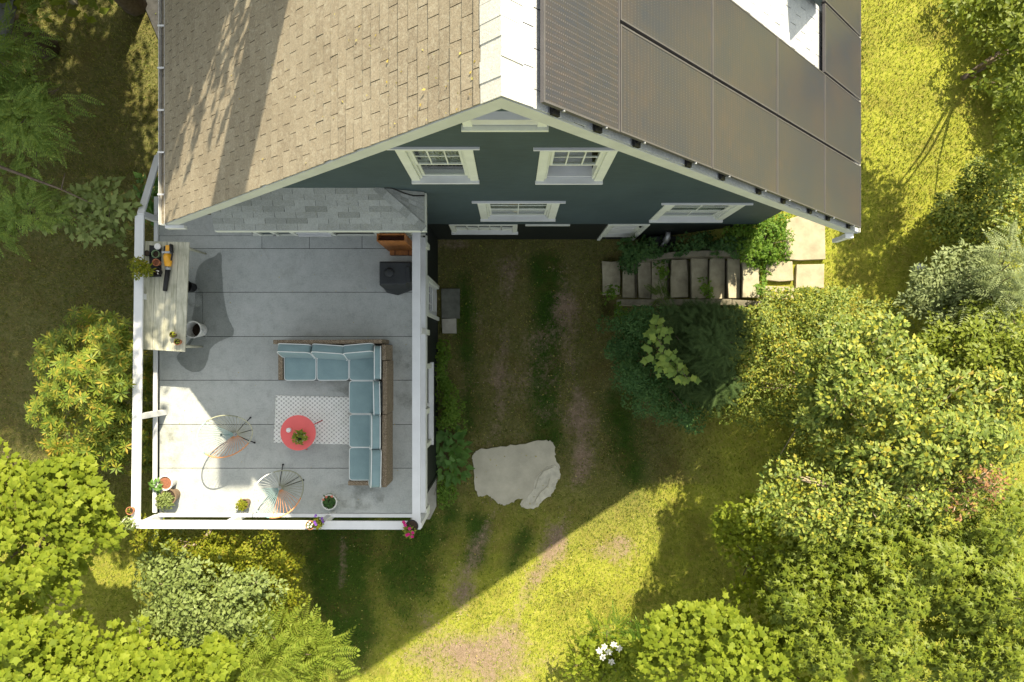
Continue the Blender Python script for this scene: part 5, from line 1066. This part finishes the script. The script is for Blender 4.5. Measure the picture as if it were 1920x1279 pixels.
shrub('corner_tree', 'dark green tree at the upper corner beyond the sunlit lawn', 'tree', None, [(1900, 30, 5.0, 60, 60, 1.0), (1930, 120, 5.0, 55, 70, 1.0), (1850, 5, 4.6, 60, 25, .7), (1935, 240, 4.6, 50, 60, .9), (1895, 60, 2.8, 60, 60, 1.0), (1925, 170, 2.6, 55, 60, 1.0), (1830, 10, 2.4, 60, 25, .8)], OV, .10, 9500, .26, L['star'], base=(10.2, 6.0), limbs=1, up=.9, rad=.5, rnd_=.4, trunk=.1)

# sweet gum like trees at the bottom
shrub('sweetgum_tree', 'star leaved tree filling the lower corner of the sunny side', 'tree', None, [(1720, 1040, 4.9, 85, 60, .9), (1810, 1080, 5.0, 80, 70, 1.0), (1860, 980, 4.9, 60, 60, .9), (1890, 1160, 5.0, 60, 80, 1.0), (1780, 1180, 4.7, 60, 60, .9), (1840, 1250, 4.8, 80, 50, .8)], STAR, .125, 8800, .27, L['star'], base=(7.4, -4.4), up=.95, rad=.5, rnd_=.35, trunk=.11, indiv=150)
shrub('sweetgum_tree', 'star leaved tree crown between the dark gap and the maple at the bottom edge', 'tree', None, [(1600, 1040, 4.6, 75, 50, .8), (1540, 1100, 4.5, 70, 55, .8), (1630, 1120, 4.8, 75, 55, .9), (1580, 1190, 4.6, 75, 55, .8), (1660, 1220, 4.5, 45, 45, .7), (1480, 1060, 4.0, 50, 40, .7)], STAR, .12, 7600, .25, L['star'], base=(5.3, -5.0), up=.95, rad=.5, rnd_=.35, trunk=.1, indiv=150)
shrub('young_maple', 'airy yellow green young tree standing over the dappled lawn', 'tree', None, [(1400, 980, 3.2, 55, 45, .8), (1440, 1030, 3.4, 50, 50, .8), (1420, 1090, 3.0, 45, 40, .7), (1370, 1010, 2.8, 30, 40, .6), (1480, 1130, 3.4, 50, 45, .7)], MAP, .095, 2400, .18, L['maple'], base=(4.5, -4.2), up=.9, rad=.4, rnd_=.4, fill=.3)
shrub('maple_tree', 'bright maple with broad leaves along the bottom edge beside the white flowers', 'tree', None, [(1270, 1170, 3.6, 55, 35, .6), (1350, 1180, 3.8, 65, 45, .7), (1330, 1240, 3.9, 85, 50, .8), (1430, 1220, 4.1, 70, 50, .8), (1500, 1260, 4.2, 65, 45, .8), (1240, 1215, 3.3, 40, 40, .6)], MAP, 0.116, 5365, 0.20, L['maple'], base=(4.0, -6.8), up=1.0, rad=.35, rnd_=.3, flat=.28, fill=.12, indiv=150, trunk=.1)
wf = shrub('flowering_shrub', 'bushy plant with a few large white blossoms at the bottom edge', 'bush', None, [(1120, 1215, 1.6, 40, 35, .5), (1155, 1250, 1.7, 50, 35, .5), (1100, 1250, 1.4, 30, 30, .4), (1190, 1235, 1.8, 30, 30, .5)], OV, .12, 1300, .2, L['maple'], base=(2.1, -7.6), up=.9, rad=.4, rnd_=.35)
fl = np_mesh('flower', *T_whorl(6, .28, .35), L['whitef'])
for px, py in ((1133, 1212), (1141, 1222), (1130, 1232), (1150, 1208), (1146, 1240), (1161, 1215), (1124, 1220)): p = W(px, py, 1.75); sub(fl, 'flower', wf, Matrix.Translation(p) @ Matrix.Rotation(random.random() * 6, 4, 'Z') @ Matrix.Scale(.085, 4))
shrub('fern_clump', 'fern clump behind the white flowers at the bottom of the dappled shade', 'plant', None, [(1195, 1195, 1.2, 22, 18, .3), (1130, 1180, 1.0, 15, 15, .3)], FERN, .42, 60, .2, L['ivy'], up=1, rad=.3, rnd_=.2, trunk=.01, limbs=1)
shrub('bronze_sumac', 'reddish twiggy patch of leaves near the frame edge among the trees', 'tree', None, [(1840, 900, 5.2, 35, 28, .35), (1815, 935, 5.0, 30, 20, .3)], OVN, .08, 240, .2, L['bronze'], base=(7.8, -2.9), up=.8, rad=.4, rnd_=.5, bark='pale_bark', limbs=10)
# tall trees north of the house that shade the far lawn and roof (partly out of the picture)
def shade_tree(name, label, x, y, zt, zb, r, n, size, base=None):
    t_ = thing(name, label, 'tree', 'tall trees standing north of the house'); k = max(6, int(14 * r)); z = np.linspace(zb, zt, k); P = []
    cc = np.stack([x + rng.normal(0, 1, k * 3) * r * .45, y + rng.normal(0, 1, k * 3) * r * .45, rng.uniform(zb, zt, k * 3)], 1)
    ci = rng.integers(0, len(cc), n); P = cc[ci] + norm(rv(n)) * rng.uniform(.2, 1, (n, 1)) * r * .42; v, f = place(OV, P, rv(n, .6) + np.array([0, 0, 1]), rv(n), size * rng.uniform(.6, 1.3, n)); TRI[0] += len(f)
    np_obj('foliage', [(v, f)], L['star'], t_); bx_, by_ = base or (x, y); MB().tube([(bx_, by_, 0), (bx_ + (x - bx_) * .2, by_ + (y - by_) * .2, zb * .6), (x + .1, y, zb + .2), (x, y + .1, zt - .5)], [.28, .22, .16, .05], 8).build('trunk', M['bark'], t_, smooth=True)
SH = [(-7.6, 11.0, 12.5, 5.5, 2.2), (-9.6, 12.2, 13.0, 5.0, 2.2), (-6.3, 14.2, 15.5, 8.5, 1.5), (-8.6, 8.0, 8.6, 3.2, 1.8), (-10.6, 7.0, 8.0, 2.6, 1.9), (-12.6, 10.0, 11.0, 4.0, 2.4), (-5.9, 8.4, 10.6, 7.2, 1.6), (-3.75, 8.15, 10.6, 8.5, 1.95), (.9, 15.6, 18.0, 16.5, .35), (-3.2, 15.6, 19.5, 14.5, 1.5), (-12.2, 5.2, 5.8, 2.2, 1.6)]
for i_, (x, y, zt, zb, r) in enumerate(SH):
    shade_tree('shade_tree', 'tall leafy tree %s, throwing dappled shade' % ['beyond the stair side of the house', 'behind the sumac', 'far behind the chimney', 'close behind the stair rail', 'behind the feathery tree', 'at the far corner of the lawn', 'overhanging the eave of the house', 'leaning over the far roof slope', 'slimmest, behind the ridge', 'tallest, behind the far eave', 'low, beside the grey beam'][i_], x, y, zt, zb, r, int(2600 * 4) if x == -3.75 else max(int(1500 * r * r), 500), .22, (-6.6, 8.6) if x == -3.75 else None)
for x, y, zt, zb, r, lab in ((12.6, 10.6, 6.6, 2.5, 1.5, 'beyond the sunny lawn corner'),):
    shade_tree('shade_tree', 'tall leafy tree %s, throwing dappled shade' % lab, x, y, zt, zb, r, int(1500 * r * r), .18)
# ---------------------------------------------------------------- potted plants
def potted(px, py, zb, r, h, pm_, label, T, ls, n, lm, cr=1.0, hgt=.12, flowers=None, off=(0, 0), soil=None, cat='potted plant', grp='potted plants on the deck'):
    t_, p = pot(px, py, zb, r, h, pm_, label, soil, name='potted_plant', cat=cat, group=grp)
    c = np.array(p) + np.array([off[0], off[1], 0]); d = norm(np.stack([rng.normal(0, 1, n), rng.normal(0, 1, n), np.abs(rng.normal(.3, .8, n))], 1)); P = c + d * np.array([r * cr, r * cr, hgt]) * rng.uniform(.35, 1.05, (n, 1))
    v, f = place(T, P, d * .6 + np.array([0, 0, .8]) + rv(n, .3), d + rv(n, .3), ls * rng.uniform(.7, 1.2, n)); np_obj('foliage', [(v, f)], lm, t_)
    if flowers:
        fm, pts, fs = flowers; me_ = np_mesh('flower', *T_whorl(5, .42, .3), fm)
        for a, b2 in pts: q_ = W(a, b2, zb + h + hgt); sub(me_, 'flower', t_, Matrix.Translation(q_) @ Matrix.Rotation(random.random() * 6, 4, 'Z') @ Matrix.Scale(fs, 4))
    return t_
potted(562, 820, 3.255, .085, .12, M['white_pot'], 'leafy houseplant in a white pot on the red table', OV, .07, 90, L['rhodo'], 1.25, .13)
potted(617, 942, 2.803, .135, .24, M['white_pot'], 'succulent in a large white pot by the front railing', OVN, .06, 260, L['dark'], .85, .07, (L['pinkf'], [(606, 937), (612, 932), (622, 931)], .03))
potted(457, 945, 2.803, .085, .18, M['brown_pot'], 'yellow green plant in a small brown pot by the front railing', OVN, .05, 260, L['azalea'], 1.15, .11, off=(-.04, -.02))
potted(309, 906, 2.803, .13, .28, M['white_pot'], 'round leaved plant leaning from a pale pot with red soil', OV, .10, 34, L['hosta'], .75, .16, off=(-.14, -.05), soil=M['red_soil'])
potted(315, 932, 2.803, .14, .26, M['brown_pot'], 'bushy trailing plant in a brown pot in the deck corner', OVN, .05, 650, L['pale'], 1.15, .14, off=(-.07, -.07))
potted(243, 958, 3.705, .065, .09, M['terracotta'], 'tiny seedling in a terracotta pot on the corner of the railing', OV, .03, 40, L['azalea'], .6, .04, grp='pots standing on the railing')
potted(239, 982, 3.705, .095, .12, M['white_pot'], 'lime green plant in a white pot on the corner of the railing', OV, .055, 130, L['pale'], 1.15, .07, grp='pots standing on the railing')
potted(581, 985, 3.705, .075, .10, M['terracotta'], 'white flowering plant in a terracotta pot on the front railing', OV, .035, 60, L['silver'], .8, .05, (L['whitef'], [(578, 983), (583, 987), (581, 979), (586, 983), (577, 988)], .024), grp='pots standing on the railing')
potted(597, 981, 3.705, .075, .10, M['white_pot'], 'lime and violet flowering plant in a pot on the front railing', OV, .045, 170, L['azalea'], 1.2, .12, (L['violet'], [(590, 979), (592, 983), (604, 972), (606, 978), (592, 967)], .032), grp='pots standing on the railing')
potted(772, 987, 3.705, .105, .10, M['black_pot'], 'magenta petunias in a dark pot on the far corner of the front railing', OV, .05, 150, L['rhodo'], .95, .08, (L['magenta'], [(757, 979), (760, 985), (768, 991), (763, 1003), (773, 1006), (774, 999), (758, 981), (766, 1002)], .036), off=(-.05, -.09), grp='pots standing on the railing')
for (t_, _q), c, lm in ((pp1, (323, 627), L['azalea']), (pp2, (332, 640), L['rhodo'])):
    p = np.array(W(*c, 3.66)); n = 26; d = norm(rv(n)); d[:, 2] = np.abs(d[:, 2]); v, f = place(OV, p + d * .035, d + np.array([0, 0, .5]), d, .04 * np.ones(n)); np_obj('foliage', [(v, f)], lm, t_); t_['category'] = 'potted plant'
# plant at the table end on the rail
pl_ = shrub('railing_plant', 'small yellow green plant leaning over the rail beside the seedling tray', 'plant', None, [(266, 500, 3.98, 16, 17, .16), (256, 507, 3.95, 12, 10, .1)], OVN, .06, 620, .07, L['azalea'], base=(-6.4, 1.5), trunk=.012, limbs=2)
# ---------------------------------------------------------------- grass and litter
n = 360000; gx = rng.uniform(-12.2, 10.5, n); gy = rng.uniform(-8.2, 8.3, n)
inh = ((gx > WL - .05) & (gx < WR + .05) & (gy > YW - .02)) | ((gx > -6.25) & (gx < LWX + .04) & (gy > LWY - .02))
d_, s_ = masks(gx, gy); keep = ~inh & (rng.random(n) > d_ * 1.15 + .0)
def inpoly(x, y, pts):
    r = np.zeros(len(x), bool); j = len(pts) - 1
    for i in range(len(pts)):
        (xi, yi), (xj, yj) = pts[i], pts[j]; c = ((yi > y) != (yj > y)) & (x < (xj - xi) * (y - yi) / (yj - yi + 1e-12) + xi); r ^= c; j = i
    return r
for z, pl in ((0, pts), (0, [(825, 539), (864, 539), (857, 627), (826, 627)]), (0, [(1128, 488), (1440, 470), (1445, 577), (1150, 577)]), (1.6, [(1395, 465), (1445, 470), (1445, 580), (1395, 577)]), (1.65, [(1474, 408), (1548, 408), (1548, 487), (1472, 487)]), (1.65, [(1437, 490), (1488, 490), (1488, 527), (1437, 527)]), (1.65, [(1494, 495), (1546, 495), (1545, 541), (1492, 541)]), (0, [(770, 893), (818, 893), (818, 950), (806, 974), (770, 975)])):
    keep &= ~inpoly(gx, gy, [tuple(W(a, b, z).xy) for a, b in pl])
gx, gy, s_ = gx[keep], gy[keep], s_[keep]; gz = terrain(gx, gy) + .05 * (fbm(gx, gy, 2.2) - .5) - .035
P = np.stack([gx, gy, gz], 1); nn = len(P); a = rng.uniform(0, 6.283, nn); lean = rng.uniform(.25, 1.3, nn); D = np.stack([np.cos(a) * lean, np.sin(a) * lean, np.ones(nn) * .8], 1)
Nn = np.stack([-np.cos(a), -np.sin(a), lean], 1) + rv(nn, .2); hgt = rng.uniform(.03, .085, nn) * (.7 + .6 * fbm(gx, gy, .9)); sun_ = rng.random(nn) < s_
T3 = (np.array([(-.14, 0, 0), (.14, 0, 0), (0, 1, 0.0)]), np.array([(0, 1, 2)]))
lu = (rng.random(nn) < lush_shade(gx, gy) * 1.1) & ~sun_
for nm, mk, mt in (('grass', ~sun_ & ~lu, L['grass']), ('grass', sun_, L['grass_sun']), ('grass', lu, L['lush_shade'])):
    v, f = place(T3, P[mk], Nn[mk], D[mk], hgt[mk]); TRI[0] += len(f); g_ = np_obj(nm, [(v, f)], mt); tag(g_, {L['grass']: 'short shaded lawn grass around the wheel ruts', L['grass_sun']: 'lawn grass beside the house coloured brighter yellow green for sunlight', L['lush_shade']: 'lusher grass between the wheel ruts and grass coloured dark for the house shade'}[mt], 'grass')
# clover and broad weeds in the lawn
n = 26000; wx = rng.uniform(-12, 10.5, n); wy = rng.uniform(-8, 8, n); dd_, ss_ = masks(wx, wy); keep = (fbm(wx + 3, wy, .9) > .52) & (dd_ < .3) & (rng.random(n) < ss_ + .12) & ~(((wx > WL - .1) & (wx < WR + .1) & (wy > YW)) | ((wx > -6.3) & (wx < LWX + .1) & (wy > LWY)))
for z, pl in ((0, pts), (0, [(825, 539), (864, 539), (857, 627), (826, 627)]), (0, [(1128, 488), (1440, 470), (1445, 577), (1150, 577)]), (1.65, [(1425, 404), (1548, 404), (1548, 560), (1425, 560)])): keep &= ~inpoly(wx, wy, [tuple(W(a_, b_, z).xy) for a_, b_ in pl])
wx, wy = wx[keep], wy[keep]; m = len(wx); P = np.stack([wx, wy, terrain(wx, wy) + .02], 1); v, f = place(OV, P, np.array([0, 0, 1.0]) + rv(m, .35), rv(m), rng.uniform(.025, .06, m)); g_ = np_obj('clover', [(v, f)], L['grass_sun']); tag(g_, 'low clover and plantain leaves scattered through the lawn', 'weeds'); TRI[0] += len(f)
n = 520; fx = rng.uniform(-4, 3.5, n); fy = rng.uniform(-7.5, 2.2, n); keep = ~((fx < LWX + .05) & (fy > LWY)); fx, fy = fx[keep], fy[keep]; m = len(fx); P = np.stack([fx, fy, terrain(fx, fy) + .035], 1)
v, f = place(OV, P, np.array([0, 0, 1.0]) + rv(m, .3), rv(m), rng.uniform(.02, .05, m)); g_ = np_obj('fallen_leaves', [(v, f)], L['litter']); tag(g_, 'pale fallen leaves scattered over the driveway grass', 'leaves')
# grit in the worn wheel ruts
n = 15000; sx_ = rng.uniform(-3.2, 3.2, n); sy_ = rng.uniform(-8, 2.3, n); dq, _s = masks(sx_, sy_); keep = (rng.random(n) < dq * 1.2 - .18) & ~((sx_ < LWX + .05) & (sy_ > LWY)) & ~inpoly(sx_, sy_, [tuple(W(a_, b_, 0).xy) for a_, b_ in pts])
sx_, sy_ = sx_[keep], sy_[keep]; m = len(sx_); P = np.stack([sx_, sy_, terrain(sx_, sy_) - .02 + .05 * (fbm(sx_, sy_, 2.2) - .5) - .02 * dq[keep]], 1)
PY = (np.array([(-.5, -.4, 0), (.5, -.45, 0), (.45, .5, 0), (-.5, .4, 0), (.05, 0, .5)]), np.array([(0, 1, 4), (1, 2, 4), (2, 3, 4), (3, 0, 4)]))
v, f = place(PY, P, np.array([0, 0, 1.0]) + rv(m, .1), rv(m), rng.uniform(.006, .022, m)); TRI[0] += len(f); g_ = np_obj('gravel', [(v, f)], leaf_mat('grit', [(.16, .12, .08), (.28, .22, .15), (.42, .36, .27)], 0, .9, .1)); tag(g_, 'loose grit and small stones in the worn wheel ruts', 'gravel')
# moss and leaf scraps on the brown roof and specks on the deck
o, t, nrm, Ls = slope(-1); n = 170; P = np.array([tuple(o + t * (abs(random.gauss(0, 1.6)) + .15) + Vector((0, random.uniform(YR, 5.5), 0)) + nrm * .02) for _ in range(n)])
v, f = place(OV, P, np.array(nrm) + rv(n, .3), rv(n), rng.uniform(.015, .04, n)); g_ = np_obj('roof_litter', [(v, f)], L['litter'], house)
n = 60; P = np.stack([rng.uniform(-6.4, -1.8, n), rng.uniform(-2.8, 2.1, n), np.full(n, DZ + .006)], 1); v, f = place(OV, P, np.array([0, 0, 1.0]) + rv(n, .2), rv(n), rng.uniform(.012, .03, n)); np_obj('leaf_litter', [(v, f)], L['litter'], deck)
open("/tmp/tris.txt","w").write(f"{TRI[0]} {len(bpy.data.objects)}")
